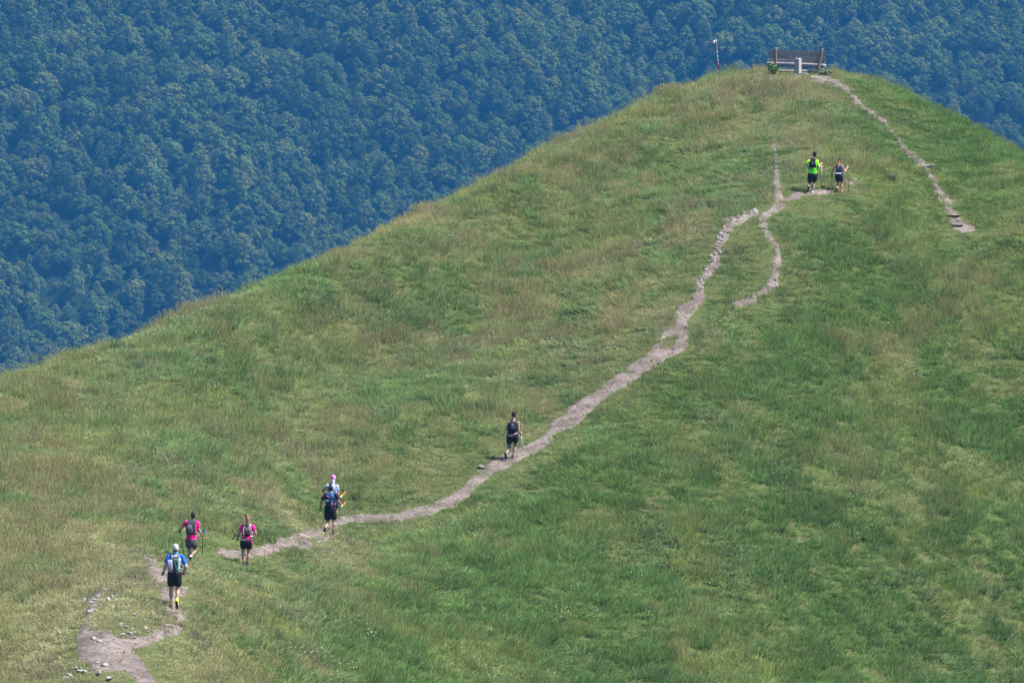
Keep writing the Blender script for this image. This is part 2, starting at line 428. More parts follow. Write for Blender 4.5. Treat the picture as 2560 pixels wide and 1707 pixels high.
# ================================================================== FAR MOUNTAIN AND WOOD
def mountain(x, y):
    base = -200 + (y - 2600) * 0.56 + 60
    return base + (fbm(x / 160 + y / 420, y / 300, 41, 3) - .5) * 45 + (fbm((x * .8 + y * .55) / 55, (y - .5 * x) / 140, 47, 2) - .5) * 11
mx_ = np.arange(-1500, 1501, 20.0); my_ = np.arange(2050, 3080, 20.0)
MX, MY = np.meshgrid(mx_, my_)
m_under = mat('woodland floor', (0.012, 0.02, 0.008), 1.0, spec=0.0, var=.3, scale=.05)
tag(link('mountain', mesh_np('mountain', np.stack([MX, MY, mountain(MX, MY)], -1).reshape(-1, 3), grid_faces(*MX.shape), True), m_under),
    'wooded mountainside across the valley', None, kind='structure')

def crown_mesh(seed, h=10.0, w=4.0, lobes=34, cards=1700, spike=0.0):
    rg = np.random.default_rng(seed)
    C = []; Rr = []
    for k in range(lobes):
        t = (k + .5) / lobes
        zz = h * (0.40 + 0.58 * t); ring = w * math.sqrt(max(0.05, 1 - (abs(t - .3) / .75) ** 2)) * (1 - spike * t)
        a = k * 2.4 + rg.uniform(-.5, .5); rr = ring * rg.uniform(.35, .85) * (1 if t < .9 else .3)
        C.append((math.cos(a) * rr, math.sin(a) * rr, zz + rg.uniform(-.5, .5))); Rr.append(w * rg.uniform(.20, .36))
    C = np.array(C); Rr = np.array(Rr)
    which = rg.integers(0, lobes, cards)
    n = rg.normal(size=(cards, 3)); n[:, 2] = np.abs(n[:, 2]) * 1.0 - .25; n /= np.linalg.norm(n, axis=1)[:, None]
    p = C[which] + n * Rr[which][:, None] * rg.uniform(.75, 1.08, (cards, 1))
    nn = n + rg.normal(size=(cards, 3)) * .22; nn /= np.linalg.norm(nn, axis=1)[:, None]
    a = np.cross(nn, rg.normal(size=(cards, 3))); a /= np.linalg.norm(a, axis=1)[:, None]; bb = np.cross(nn, a)
    s = rg.uniform(.17, .36, (cards, 1)) * w / 4
    V = np.concatenate([p + a * s, p + bb * s * .8 + nn * s * .2, p - a * s, p - bb * s * .8 + nn * s * .2], 1).reshape(-1, 3)
    F = np.arange(cards * 4).reshape(-1, 4)
    g = rg.uniform(.82, 1.18, lobes)[which] * rg.uniform(.88, 1.12, cards)
    cols = np.stack([g * rg.uniform(.9, 1.1, cards), g, g * rg.uniform(.85, 1.1, cards)], 1)
    # trunk and limbs
    tv = []; tf = []
    for (p0, p1, r0, r1) in [((0, 0, -1), (0, 0, h * .6), .28, .12)] + [((0, 0, h * .35), tuple(C[k]), .12, .04) for k in range(0, lobes, 3)]:
        d = np.array(p1, float) - np.array(p0, float); d /= np.linalg.norm(d); q = np.cross(d, [.3, .9, .1]); q /= np.linalg.norm(q); q2 = np.cross(d, q)
        base = len(V) + len(tv)
        for pp, r in ((p0, r0), (p1, r1)):
            for k in range(4):
                an = k * math.pi / 2; tv.append(np.array(pp) + (q * math.cos(an) + q2 * math.sin(an)) * r)
        tf += [(base + k, base + (k + 1) % 4, base + 4 + (k + 1) % 4, base + 4 + k) for k in range(4)]
    V = np.concatenate([V, np.array(tv)]); F = np.concatenate([F, np.array(tf)])
    cols = np.concatenate([cols, np.full((len(tf), 3), .5)])
    me = mesh_np('crown', V, F); set_color_attr(me, 'leaf', cols)
    return me
m_leaf = tinted('broadleaf', 0.25)
crowns = [crown_mesh(1, 10, 4.2), crown_mesh(2, 11, 3.6, 30), crown_mesh(3, 9, 4.6, 44, 2000), crown_mesh(4, 12, 3.4, 30, 1500, .15), crown_mesh(5, 10, 3.9, 24), crown_mesh(6, 8.5, 3.8, 36), crown_mesh(7, 13, 2.9, 28, 1300, .25), crown_mesh(8, 10.5, 4.4, 26)]
for c in crowns: c.materials.append(m_leaf)
sx, sy = np.meshgrid(np.arange(-270, 271, 5.3), np.arange(2330, 2985, 6.0))
sx = (sx + RNG.uniform(-3.2, 3.2, sx.shape)).ravel(); sy = (sy + RNG.uniform(-3.6, 3.6, sy.shape)).ravel()
sz = mountain(sx, sy)
u, v, d = proj(np.stack([sx, sy, sz], -1))
gap = fbm(sx / 26, sy / 30, 61, 3)
keep = (u > -330) & (u < 2890) & (v > -260) & (v < 1060) & (gap > .13 + .06 * RNG.uniform(0, 1, sx.shape)) & (v < 960 - .27 * u + 330)
sx, sy, sz = sx[keep], sy[keep], sz[keep]; n = len(sx)
tone = fbm(sx / 45, sy / 60, 71, 3); rnd = RNG.uniform(0, 1, n)
tint = np.stack([.060 + .034 * (rnd - .4), .086 + .028 * (rnd - .4), .022 + .010 * rnd], 1) * (0.85 + 0.5 * tone)[:, None]
odd = RNG.uniform(0, 1, n)
tint[odd > .93] = tint[odd > .93] * np.array([1.4, 1.15, 1.1]); tint[odd < .06] *= np.array([.9, 1.08, .9]); tint[(odd > .06) & (odd < .3)] *= .72
tint = np.clip(tint, .008, .3)
sc = np.clip(np.exp(RNG.normal(-.03, .30, n)), .45, 1.75) * (0.85 + .3 * fbm(sx / 20, sy / 20, 77, 2))
scatter('forest', np.stack([sx, sy, sz - .4], -1), np.stack([RNG.normal(0, .06, n), RNG.normal(0, .06, n), RNG.uniform(0, 6.28, n)], 1),
        np.stack([sc, sc, sc * RNG.uniform(.68, 1.0, n)], 1), RNG.integers(0, len(crowns), n), tint, crowns,
        'dense blue-green broadleaf wood covering the far mountainside', 'forest')
print('forest trees', n)

# ================================================================== GRASS
def tuft(seed, blades, lo, hi, width, spread, lean=(.15, .6), tip=0.1, curl=.5, head=None, levels=(0, .35, .7, 1.0)):
    rg = np.random.default_rng(seed); V = []; F = []; cols = []
    for k in range(blades):
        a = rg.uniform(0, 6.283); r = spread * math.sqrt(rg.uniform(0, 1)); bx, by = r * math.cos(a), r * math.sin(a)
        la = a + rg.uniform(-1.0, 1.0); ln = rg.uniform(*lean); L = rg.uniform(lo, hi); w = width * rg.uniform(.7, 1.3)
        fa = rg.uniform(0, 6.283); sxv, syv = math.cos(fa) * w / 2, math.sin(fa) * w / 2
        base = len(V); g = rg.uniform(.72, 1.3); hue = rg.uniform(.9, 1.12)
        for t in levels:
            off = L * (ln * t * .6 + curl * ln * t * t); zz = L * (t - .28 * curl * ln * t * t * 1.6)
            ww = 1 - (1 - tip) * t ** 1.5
            cx, cy = bx + math.cos(la) * off, by + math.sin(la) * off
            V += [(cx - sxv * ww, cy - syv * ww, zz - .03), (cx + sxv * ww, cy + syv * ww, zz - .03)]
        for i in range(len(levels) - 1):
            F.append((base + 2 * i, base + 2 * i + 1, base + 2 * i + 3, base + 2 * i + 2)); cols.append((g * hue, g, g))
        if head:
            hl, hw, hc = head
            tx, ty, tz = np.mean(V[-2:], 0); dx, dy = math.cos(la) * hl * .45, math.sin(la) * hl * .45
            for q in (0, 1):
                fa2 = fa + q * 1.57; ax, ay = math.cos(fa2) * hw / 2, math.sin(fa2) * hw / 2; b0 = len(V)
                V += [(tx - ax * .3, ty - ay * .3, tz - .01), (tx + ax * .3, ty + ay * .3, tz - .01), (tx + dx * .5 + ax, ty + dy * .5 + ay, tz + hl * .5), (tx + dx * .5 - ax, ty + dy * .5 - ay, tz + hl * .5), (tx + dx + ax * .2, ty + dy + ay * .2, tz + hl * .85), (tx + dx - ax * .2, ty + dy - ay * .2, tz + hl * .85)]
                F += [(b0, b0 + 1, b0 + 2, b0 + 3), (b0 + 3, b0 + 2, b0 + 4, b0 + 5)]; cols += [tuple(c * g for c in hc)] * 2
    me = mesh_np('tuft', V, F); set_color_attr(me, 'leaf', np.array(cols)); me.materials.append(m_grass)
    return me
m_grass = tinted('grass blade', 0.42)
HC = (1.3, 1.22, 1.2)
KINDS = {
 'short': [tuft(11 + k, 60, .05, .13, .018, .25, (.2, .8)) for k in range(3)],
 'meadow': [tuft(21 + k, 34, .13, .31, .019, .20, (.15, .75), curl=.65) for k in range(5)],
 'straw': [tuft(31 + k, 26, .15, .38, .012, .22, (.1, .6), head=(.07, .016, HC)) for k in range(4)],
 'lush': [tuft(41 + k, 32, .15, .35, .028, .20, (.2, .9), curl=.8) for k in range(4)],
 'herb': [tuft(51 + k, 34, .10, .26, .036, .22, (.3, 1.0), tip=.3, curl=.9) for k in range(3)],
}
srcs = []; first = {}
for k, ms in KINDS.items():
    first[k] = (len(srcs), len(ms)); srcs += ms
x = RNG.uniform(-27, 29, 260000); y = RNG.uniform(153, 316, 260000)
u, v, d = proj(np.stack([x, y, zg(x, y)], -1))
keep = (u > -110) & (u < 2670) & (v > 120) & (v < 1830) & (d < seen_depth(u, v) + 7)
x, y, d, u, v = (q[keep] for q in (x, y, d, u, v))
pdist = path_dist(x, y)
def on(mask, x, y): return mask[np.clip(((y - py_[0]) / PG).astype(int), 0, PX.shape[0] - 1), np.clip(((x - px_[0]) / PG).astype(int), 0, PX.shape[1] - 1)]
worn = np.where(on(M_SUMMIT, x, y) | (on(M_EAST, x, y) & (y > 279)), .20, np.where(on(M_STONY, x, y), .14, .02 + .30 * smooth(.56, .66, fbm(x / .5, y / 1.4, 301, 2))))
keep = ((pdist > 0) & ~(on(WORN, x, y) & (y > 276) & (RNG.uniform(0, 1, len(x)) < .45))) | (RNG.uniform(0, 1, len(x)) < worn)
x, y, d, u, v, pdist = (q[keep] for q in (x, y, d, u, v, pdist)); n = len(x)
# what grows where: wandering bands of lush, meadow and straw
def mott(sx, sy, seed): return (fbm(x / sx, y / sy, seed, 3) * .55 + fbm(x / (sx * .22), y / (sy * .22), seed + 50, 3) * .45)
lushn = mott(3.6, 6.5, 101); strawn = mott(4.5, 8.0, 111); blue = mott(2.4, 4.5, 121); yel = mott(3.0, 5.0, 131)
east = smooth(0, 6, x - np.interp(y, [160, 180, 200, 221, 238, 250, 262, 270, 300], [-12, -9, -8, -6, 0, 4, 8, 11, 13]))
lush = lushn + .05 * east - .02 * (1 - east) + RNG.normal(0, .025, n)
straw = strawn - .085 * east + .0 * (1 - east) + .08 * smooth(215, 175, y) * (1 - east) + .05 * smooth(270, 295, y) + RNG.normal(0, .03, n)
straw = straw + .06 * smooth(3.0, .8, pdist)
def patch(uu, vv, rx, ry):
    c = hit(uu, vv); return np.exp(-((x - c[0]) / rx) ** 2 - ((y - c[1]) / ry) ** 2)
for q in ((1365,1309,.6,.8),(1365,1307,.6,.8),(1680,960,2.6,3.4),(1200,1480,3.5,4),(1330,560,3.2,6),(850,1620,2.5,4),(1150,780,3,5),(2000,1500,3,4),(1860,1300,2,3),(2050,600,2.2,4),(2500,450,3,8)):
    lush = lush + .11 * patch(*q)
for q in ((1330,1420,1.8,3),(1850,760,1.6,2.4),(560,1260,3,5),(120,1450,4,6),(820,1130,3,5),(1560,780,2.0,3),(1700,560,1.5,4),(60,1480,5,9),(150,1560,4,8),(80,1400,4,6),(290,1540,2.0,7),(310,1510,2.0,6),(250,1330,4,6),(1950,230,3,5),(1130,870,2,4)):
    straw = straw + .11 * patch(*q)
for q in ((300,1540,2.2,8),(290,1500,2.2,6)): lush = lush - .16 * patch(*q); straw = straw + .04 * patch(*q)
kind = np.full(n, 1)
kind[straw > .585] = 2; kind[lush > .575] = 3
kind[(blue > .60) & (kind == 1)] = 4
kind[(kind == 1) & (RNG.uniform(0, 1, n) < .14)] = 2
kind[(kind == 2) & (RNG.uniform(0, 1, n) < .30)] = 1
kind[(kind == 3) & (RNG.uniform(0, 1, n) < .15)] = 1
wornp = on(WORN, x, y)
kind[pdist < .7] = 0; kind[wornp] = 0
flat = np.zeros(n, bool)
for uu, vv, rx_, ry_ in ((480,1425,1.3,7), (620,1432,1.3,7), (790,1352,1.3,5), (1280,1158,1.2,4), (2040,492,1.3,3), (2100,490,1.2,3), (395,1450,1.5,5), (300,1560,1.8,8), (1985,193,2.6,4)):
    c = hit(uu, vv); flat |= ((x - c[0]) / rx_) ** 2 + ((y - c[1]) / ry_) ** 2 + RNG.normal(0, .25, n) < 1
kind[flat & (RNG.uniform(0, 1, n) < .8)] = 0
kind[(pdist < 1.6) & (RNG.uniform(0, 1, n) < .6)] = 0
names = ['short', 'meadow', 'straw', 'lush', 'herb']
idx = np.zeros(n, int)
for k, nm in enumerate(names):
    s = kind == k; idx[s] = first[nm][0] + RNG.integers(0, first[nm][1], s.sum())
C_MEAD = np.array([.165, .212, .082]); C_LUSH = np.array([.098, .172, .058]); C_STRAW = np.array([.265, .252, .135]); C_BLUE = np.array([.130, .195, .100]); C_YEL = np.array([.190, .228, .070]); C_PINK = np.array([.245, .210, .140])
w_l = smooth(.44, .64, lush)[:, None]; w_s = smooth(.47, .70, straw)[:, None]; w_b = smooth(.50, .72, blue)[:, None]; w_y = smooth(.48, .70, yel)[:, None]
tint = C_MEAD * (1 - w_y * .7) + C_YEL * w_y * .7
tint = tint * (1 - w_b * .6) + C_BLUE * w_b * .6
tint = tint * (1 - w_s * .62) + (C_STRAW * (1 - w_b) + C_PINK * w_b) * w_s * .62
tint = tint * (1 - w_l * .75) + C_LUSH * w_l * .75
clump = fbm(x / .75, y / 1.3, 171, 2); big = fbm(x / 2.6, y / 4.4, 181, 2)
tint = tint * (.72 + .42 * clump + .14 * big)[:, None]
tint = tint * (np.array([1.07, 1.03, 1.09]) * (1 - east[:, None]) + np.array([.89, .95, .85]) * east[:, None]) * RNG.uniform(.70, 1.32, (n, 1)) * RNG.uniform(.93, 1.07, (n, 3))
tint[kind == 2] = tint[kind == 2] * .74 + C_STRAW * .26
hgt = np.array([1.0, 1.0, 1.0, 1.0, 1.0])[kind] * RNG.uniform(.65, 1.2, n) * (.40 + 1.25 * smooth(.2, .8, fbm(x / .8, y / 1.2, 141, 2)) * (.6 + .8 * fbm(x / 3.1, y / 4.5, 143, 2)))
tint[wornp] = tint[wornp] * .3 + C_PINK * .8
hgt *= np.where(flat, .5, 1.0)
hgt *= np.where(kind == 0, 1.0, .35 + .65 * smooth(.6, 3.2, pdist))
wid = RNG.uniform(.85, 1.25, n)
wa = fbm(x / 6, y / 8, 151, 2) * 3.2 - 1.2; wl = .05 + .22 * fbm(x / 3, y / 4, 161, 2)
yaw = RNG.uniform(0, 6.283, n)
rx = -np.sin(wa) * wl + RNG.normal(0, .05, n); ry = np.cos(wa) * wl + RNG.normal(0, .05, n)
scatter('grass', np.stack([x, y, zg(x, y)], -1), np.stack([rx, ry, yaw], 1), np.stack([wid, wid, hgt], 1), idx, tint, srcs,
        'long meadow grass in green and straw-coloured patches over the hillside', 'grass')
print('tufts', n, 'mean', tint.mean(0))

# wild flowers in loose drifts
m_flower = tinted('petal', 0.2)
def flower(seed, col):
    rg = np.random.default_rng(seed); V = []; F = []; cols = []
    for k in range(4):
        bx, by = rg.normal(0, .09, 2); h = rg.uniform(.35, .6); tx, ty = bx + rg.normal(0, .05), by + rg.normal(0, .05); b0 = len(V)
        V += [(bx - .004, by, 0), (bx + .004, by, 0), (tx + .004, ty, h), (tx - .004, ty, h)]; F.append((b0, b0 + 1, b0 + 2, b0 + 3)); cols.append((.1, .2, .05))
        for q in range(4):
            a = q * .8 + rg.uniform(0, 1); s = rg.uniform(.009, .018); dz = rg.normal(0, .01); b0 = len(V); c, s_ = math.cos(a) * s, math.sin(a) * s
            V += [(tx - c, ty - s_, h + dz - s * .6), (tx + c, ty + s_, h + dz - s * .6), (tx + c, ty + s_, h + dz + s * .8), (tx - c, ty - s_, h + dz + s * .8)]
            F.append((b0, b0 + 1, b0 + 2, b0 + 3)); cols.append(col)
    me = mesh_np('flower', V, F); set_color_attr(me, 'leaf', np.array(cols)); me.materials.append(m_flower); return me
fl = [flower(k, c) for k, c in enumerate(((.62, .62, .46), (.60, .60, .44), (.58, .52, .20), (.55, .48, .50)))]
FX = []
for (uu, vv, r, k) in ((1140,1345,1.0,26),(1190,1360,.8,16),(1830,850,.9,34),(1310,1560,.9,12),(1450,1570,1.0,16),(920,1610,.8,12),(790,1670,.9,16),(1240,1690,.5,12),(2130,1200,1.0,16),(2060,1170,.6,8),(2150,1370,.6,8),(1960,1180,.6,8),(1860,1070,.7,14),(550,1000,1.0,10),(470,850,.9,10),(1180,790,.6,10),(1345,880,.5,8),(2440,1190,.6,6),(1640,740,.5,10),(2300,850,1.2,14),(580,1290,.5,8),(2530,1640,.5,6),(230,1050,1.2,12),(2250,950,1.5,10),(1700,1500,1.5,8)):
    c = hit(uu, vv)
    for q in range((k * 2) // 3):
        FX.append((c[0] + RNG.normal(0, r * .7), c[1] + RNG.normal(0, r * 1.5)))
FX = np.array(FX); n = len(FX)
s = RNG.uniform(.7, 1.1, n)
scatter('wildflowers', np.stack([FX[:, 0], FX[:, 1], zg(FX[:, 0], FX[:, 1])], -1), np.stack([RNG.normal(0, .1, n), RNG.normal(0, .1, n), RNG.uniform(0, 6.28, n)], 1), np.stack([s, s, s], 1), RNG.integers(0, 4, n), np.ones((n, 3)), fl,
        'small white and pale yellow meadow flowers in drifts', 'flowers')
# ================================================================== STONES
m_rock = mat('limestone', (0.30, 0.285, 0.285), 0.9, scale=9, bump=.6, col2=(0.16, 0.15, 0.145), spec=.15)
m_rock2 = mat('dusty stone', (0.155, 0.135, 0.125), 0.95, scale=9, bump=.5, col2=(0.085, 0.07, 0.065), spec=.1)
def rock_mesh(seed, flat=.6):
    bm = bmesh.new(); bmesh.ops.create_icosphere(bm, subdivisions=2, radius=1)
    rg = random.Random(seed)
    planes = [(Vector((rg.gauss(0, 1), rg.gauss(0, 1), rg.gauss(0, 1))).normalized(), rg.uniform(.40, .85)) for _ in range(10)]
    for vt in bm.verts:
        for nrm, dd in planes:
            k = vt.co.dot(nrm)
            if k > dd: vt.co -= nrm * (k - dd)
        vt.co += Vector((rg.gauss(0, 1), rg.gauss(0, 1), rg.gauss(0, 1))) * .03
        vt.co.z *= flat
    return bm_mesh('rock', bm, False)
rocks = [rock_mesh(k, f) for k, f in enumerate((.55, .75, .45, .9, .6, .7))]
rocks2 = [r.copy() for r in rocks]
for r in rocks: r.materials.append(m_rock)
for r in rocks2: r.materials.append(m_rock2)
def rock(u, v, size, label, group=None, dusty=False, stretch=1.0, name='rock', sink=.25, rz=None, flat=1.0):
    try: p = at(u, v)
    except ValueError: return None
    me = random.choice(rocks2 if dusty else rocks)
    o = bpy.data.objects.new(name, me); COL.objects.link(o)
    s = size / 2
    p.z += s * (.6 - sink) * flat
    o.location = p; o.scale = (s * stretch, s * random.uniform(.8, 1.3), s * random.uniform(.8, 1.2) * flat)
    o.rotation_euler = (random.uniform(-.25, .25), random.uniform(-.25, .25), random.uniform(0, 6.28) if rz is None else rz)
    return tag(o, label, 'rock', group)
LOOP = [(540,365),(590,390),(625,390),(345,430),(395,435),(490,455),(520,490),(245,585),(330,625),(360,580),(400,545),(570,550),(610,575),(535,595),(690,615),(720,660),(585,665),(785,650),(795,710),(300,735),(360,705),(840,760),(1070,750),(970,820),(745,905),(680,880),(820,920),(985,940),(830,970),(700,1000),(550,960),(790,990),(1065,955),(830,1040),(350,1060),(430,1075),(620,1040),(875,320),(1240,900),(1130,880)]
for k, (a, b_) in enumerate(LOOP):
    rock(160 + a / 4.795, 1380 + b_ / 4.795, random.uniform(.08, .20), 'pale limestone rock in the grass inside the small path loop at lower left', 'stones inside the path loop', stretch=random.uniform(.9, 1.7), sink=.0, flat=.9)
for (a, b_) in [(130,1420),(190,1450),(255,1450),(65,1495),(410,1480),(20,1530),(545,1540)]:
    rock(160 + a / 4.795, 1380 + b_ / 4.795, random.uniform(.16, .24), 'grey-white rock in the grass below the dirt clearing at lower left', 'stones below the clearing', stretch=1.3, sink=0)
rock(160 + 490 / 4.795, 1380 + 1375 / 4.795, .22, 'bluish grey flat rock on the edge of the dirt clearing', stretch=1.4)
rock(160 + 410 / 4.795, 1380 + 1335 / 4.795, .14, 'small grey rock half sunk in the dirt clearing')
def along(lines, k, spread=.8):
    out = []
    for ln in lines:
        P = np.array(ln, float); seg = np.hypot(*(P[1:, :2] - P[:-1, :2]).T); cum = np.concatenate([[0], np.cumsum(seg)])
        for t in np.random.default_rng(len(ln)).uniform(0, cum[-1], k):
            i = min(np.searchsorted(cum, t, 'right') - 1, len(seg) - 1); f = (t - cum[i]) / seg[i]
            a = P[i] + (P[i + 1] - P[i]) * f; e = (P[i + 1] - P[i])[:2] / seg[i]; o = random.uniform(-.5, .5) * spread * a[2]
            out.append((a[0] - e[1] * o, a[1] + e[0] * o))
    return out
for (a, b_) in along(STONY, 104, 1.1):
    rock(a, b_, random.uniform(.08, .21), 'angular pale stone on the eroded left branch of the path', 'stones of the stony path branch', dusty=random.random() < .25, stretch=random.uniform(.7, 1.3), sink=.2)
for (a, b_) in along([MAIN[6][22:]], 34, .95):
    rock(a, b_, random.uniform(.06, .15), 'small dusty stone on the main dirt path above the middle hiker', 'stones of the main path', dusty=True, stretch=1.2, sink=.35)
for (a, b_) in along([MAIN[6][:9]], 22, .9):
    rock(a, b_, random.uniform(.06, .14), 'small dusty stone on the path between the two groups of hikers', 'stones of the lower path', dusty=True, stretch=1.2, sink=.35)
for (a, b_) in along([MAIN[0], MAIN[2], MAIN[4]], 11, .9):
    rock(a, b_, random.uniform(.05, .10), 'small dusty stone in the dirt of the lower left path loop', 'stones of the path loop', dusty=True, stretch=1.2, sink=.35)
for (a, b_) in along(EAST, 30, .95):
    rock(a, b_, random.uniform(.08, .2), 'flat stone on the stepped track right of the summit', 'stones of the right-hand track', dusty=random.random() < .6, stretch=1.5, sink=.3, flat=.6)
for (a, b_) in along(FORK, 12, .9):
    rock(a, b_, random.uniform(.07, .14), 'small stone on the curved right branch of the path', 'stones of the curved path branch', dusty=True, stretch=1.2, sink=.3)
rock(2138, 452, .16, 'white stone beside the navy-clad hiker, topmost of its row')
rock(2167, 471, .15, 'white stone second from the left in the row right of the pair of hikers')
rock(2177, 477, .15, 'rounded white stone in the middle of the row right of the pair of hikers')
rock(2198, 484, .16, 'grey stone in the grass just left of the long thin white stone')
rock(2222, 500, .38, 'long thin white stone in the grass right of the hikers near the summit', stretch=1.0, rz=.35, flat=.7).scale.y = .07
rock(2244, 502, .19, 'upright white stone at the right end of the row', flat=1.5)
for (uu, vv, s) in ((2052, 199, .8), (2082, 205, .55)):
    rock(uu, vv, s, 'broad pale rock slab on the track right of the bench' if s > .6 else 'smaller pale rock slab right of the broad slab near the bench', stretch=1.5, flat=.25, rz=.2, name='rock_slab', dusty=True)
rock(2316, 419, .55, 'pale flat step stone partway down the right-hand track', stretch=1.3, flat=.4, rz=.1, name='rock_slab')
rock(2385, 541, .7, 'thin ledge of rock over the washed-out hollow at the foot of the track', stretch=1.2, flat=.3, rz=.15, name='rock_slab', dusty=True)
rock(2392, 566, .55, 'pale slanting rock at the bottom of the washed-out hollow', stretch=1.3, flat=.4, rz=-.5, name='rock_slab')
rock(1924, 204, .3, 'small pale rock in the grass left of the bench foot', stretch=1.2)
rock(1905, 199, .22, 'small pale rock farther left of the bench foot', stretch=1.2)
rock(1205, 1172, .32, 'tan stone on the grass bank left of the path below the middle hiker', dusty=True, stretch=1.4)
rock(495, 1397, .16, 'pale stone in the grass at the heel of the black-capped hiker', dusty=True, stretch=1.5, flat=.7)
# grit too fine to count
gi_, gj_ = np.nonzero(BARE); sel = RNG.uniform(0, 1, len(gi_)) < .16; gi_, gj_ = gi_[sel], gj_[sel]
x = PX[gi_, gj_] + RNG.uniform(-.05, .05, len(gi_)); y = PY[gi_, gj_] + RNG.uniform(-.05, .05, len(gi_)); n = len(x)
m_grit = tinted('grit', 0.0); grit = [r.copy() for r in rocks[:4]]
for g in grit: g.materials.clear(); g.materials.append(m_grit); set_color_attr(g, 'leaf', np.ones((len(g.polygons), 3)))
s = RNG.uniform(.012, .04, n) * RNG.uniform(.7, 1.3, n); t = RNG.uniform(.09, .24, (n, 1)) * np.array([1.0, .88, .84])
scatter('gravel', np.stack([x, y, zg(x, y) + .028], -1), RNG.uniform(0, 6.28, (n, 3)) * [.08, .08, 1], np.stack([s * 1.3, s, s * .6], 1), RNG.integers(0, 4, n), t, grit, 'loose grit and small stones on the bare paths', 'gravel')

# ================================================================== BENCH, POST, MARKER
m_wood = mat('weathered plank', (0.24, 0.245, 0.29), .9, scale=6, bump=.4, col2=(0.125, 0.125, 0.16), spec=.15)
m_log = mat('bleached log', (0.21, 0.185, 0.17), .9, scale=7, bump=.4, col2=(0.11, 0.095, 0.085), spec=.15)
m_conc = mat('pale stone post', (0.27, 0.26, 0.275), .9, scale=14, bump=.3, col2=(0.19, 0.18, 0.19), spec=.1)
bb = at(1992, 186); S = 5.8725 * PF / ((np.array(bb) - CAM) @ FW)     # crop pixels per metre
bx0, by0 = 1485.0, 722.0
def B(cx, cy, dy=0.0): return ((cx - bx0) / S, dy, (by0 - cy) / S)
bench = empty('bench', bb, 'weathered wooden bench seen from behind on the hilltop', 'bench')
def plank(name, corners, y0, th, m, lean=0.0, parent=None):
    """board through four photo corners (tl, tr, br, bl), leaning back"""
    bm = bmesh.new(); f = []
    zb = min(B(*c)[2] for c in corners)
    for dy in (0, th):
        f.append([bm.verts.new((lambda p: (p[0], y0 + dy - (p[2] - zb) * lean, p[2]))(B(*c))) for c in corners])
    a, b_ = f
    bm.faces.new(a); bm.faces.new(b_[::-1])
    for i in range(4): bm.faces.new((a[i], b_[i], b_[(i + 1) % 4], a[(i + 1) % 4]))
    bmesh.ops.bevel(bm, geom=list(bm.edges), offset=.006, segments=2, affect='EDGES')
    return link(name, bm_mesh(name, bm, False), m, parent or bench)
plank('backrest', [(1078, 377), (1912, 392), (1905, 540), (1080, 498)], .10, .05, m_wood, .22)
bm = bmesh.new(); tube(bm, [B(1172, 628, .02), B(1172, 500, -.02), B(1172, 356, -.10)], [.068, .068, .062], 12, True); link('post', remesh('post', bm, .02, 2), m_log, bench)
bm = bmesh.new(); tube(bm, [B(1800, 655, .02), B(1826, 520, -.02), B(1856, 372, -.10)], [.072, .072, .064], 12, True); link('post', remesh('post', bm, .02, 2), m_log, bench)
bm = bmesh.new(); tube(bm, [B(1062, 528, .16), B(1450, 538, .16), B(1896, 558, .16)], [.052, .05, .05], 12); link('rail', bm_mesh('rail', bm), m_log, bench)
plank('seat', [(1066, 548), (1892, 572), (1892, 606), (1066, 586)], .26, .42, m_wood, 0)
bm = bmesh.new(); tube(bm, [B(1064, 578, .30), B(1480, 594, .30), B(1892, 612, .30)], [.09, .09, .10], 14); link('seat_beam', bm_mesh('seat_beam', bm), m_wood, bench)
for cx, cyt in ((1140, 600), (1765, 620)):
    bm = bmesh.new(); tube(bm, [B(cx, 740, .34), B(cx, cyt, .34)], [.10, .09], 12); link('leg', bm_mesh('leg', bm), m_wood, bench)
bm = bmesh.new(); tube(bm, [B(1240, 688, .05), B(1480, 690, .05), B(1716, 690, .05)], [.072, .072, .068], 12); link('foot_log', bm_mesh('foot_log', bm), m_log, bench)

pp = at(1994, 187); pp.y -= .35; pp.z = float(zg(pp.x, pp.y))
post = empty('stone_post', pp, 'short pale stone post standing before the back of the bench', 'post')
h = (by0 + 10 - 492) / S
bm = bmesh.new(); rot = Matrix.Rotation(R(-33), 3, 'Z')
loft(bm, [((0, 0, -.2), .135, .135), ((0, 0, h - .04), .130, .130), ((0, 0, h - .012), .118, .118), ((0, 0, h), .085, .085)], 24, 9)
bmesh.ops.rotate(bm, verts=bm.verts, cent=(0, 0, 0), matrix=rot)
bmesh.ops.translate(bm, verts=bm.verts, vec=(0, 0, .0)); link('shaft', bm_mesh('shaft', bm, False), m_conc, post)
bm = bmesh.new(); rbox(bm, (.12, .02, .03), (.62, .34, .10), Matrix.Rotation(R(-8), 3, 'Z'), .02); link('footing', bm_mesh('footing', bm, False), m_conc, post)

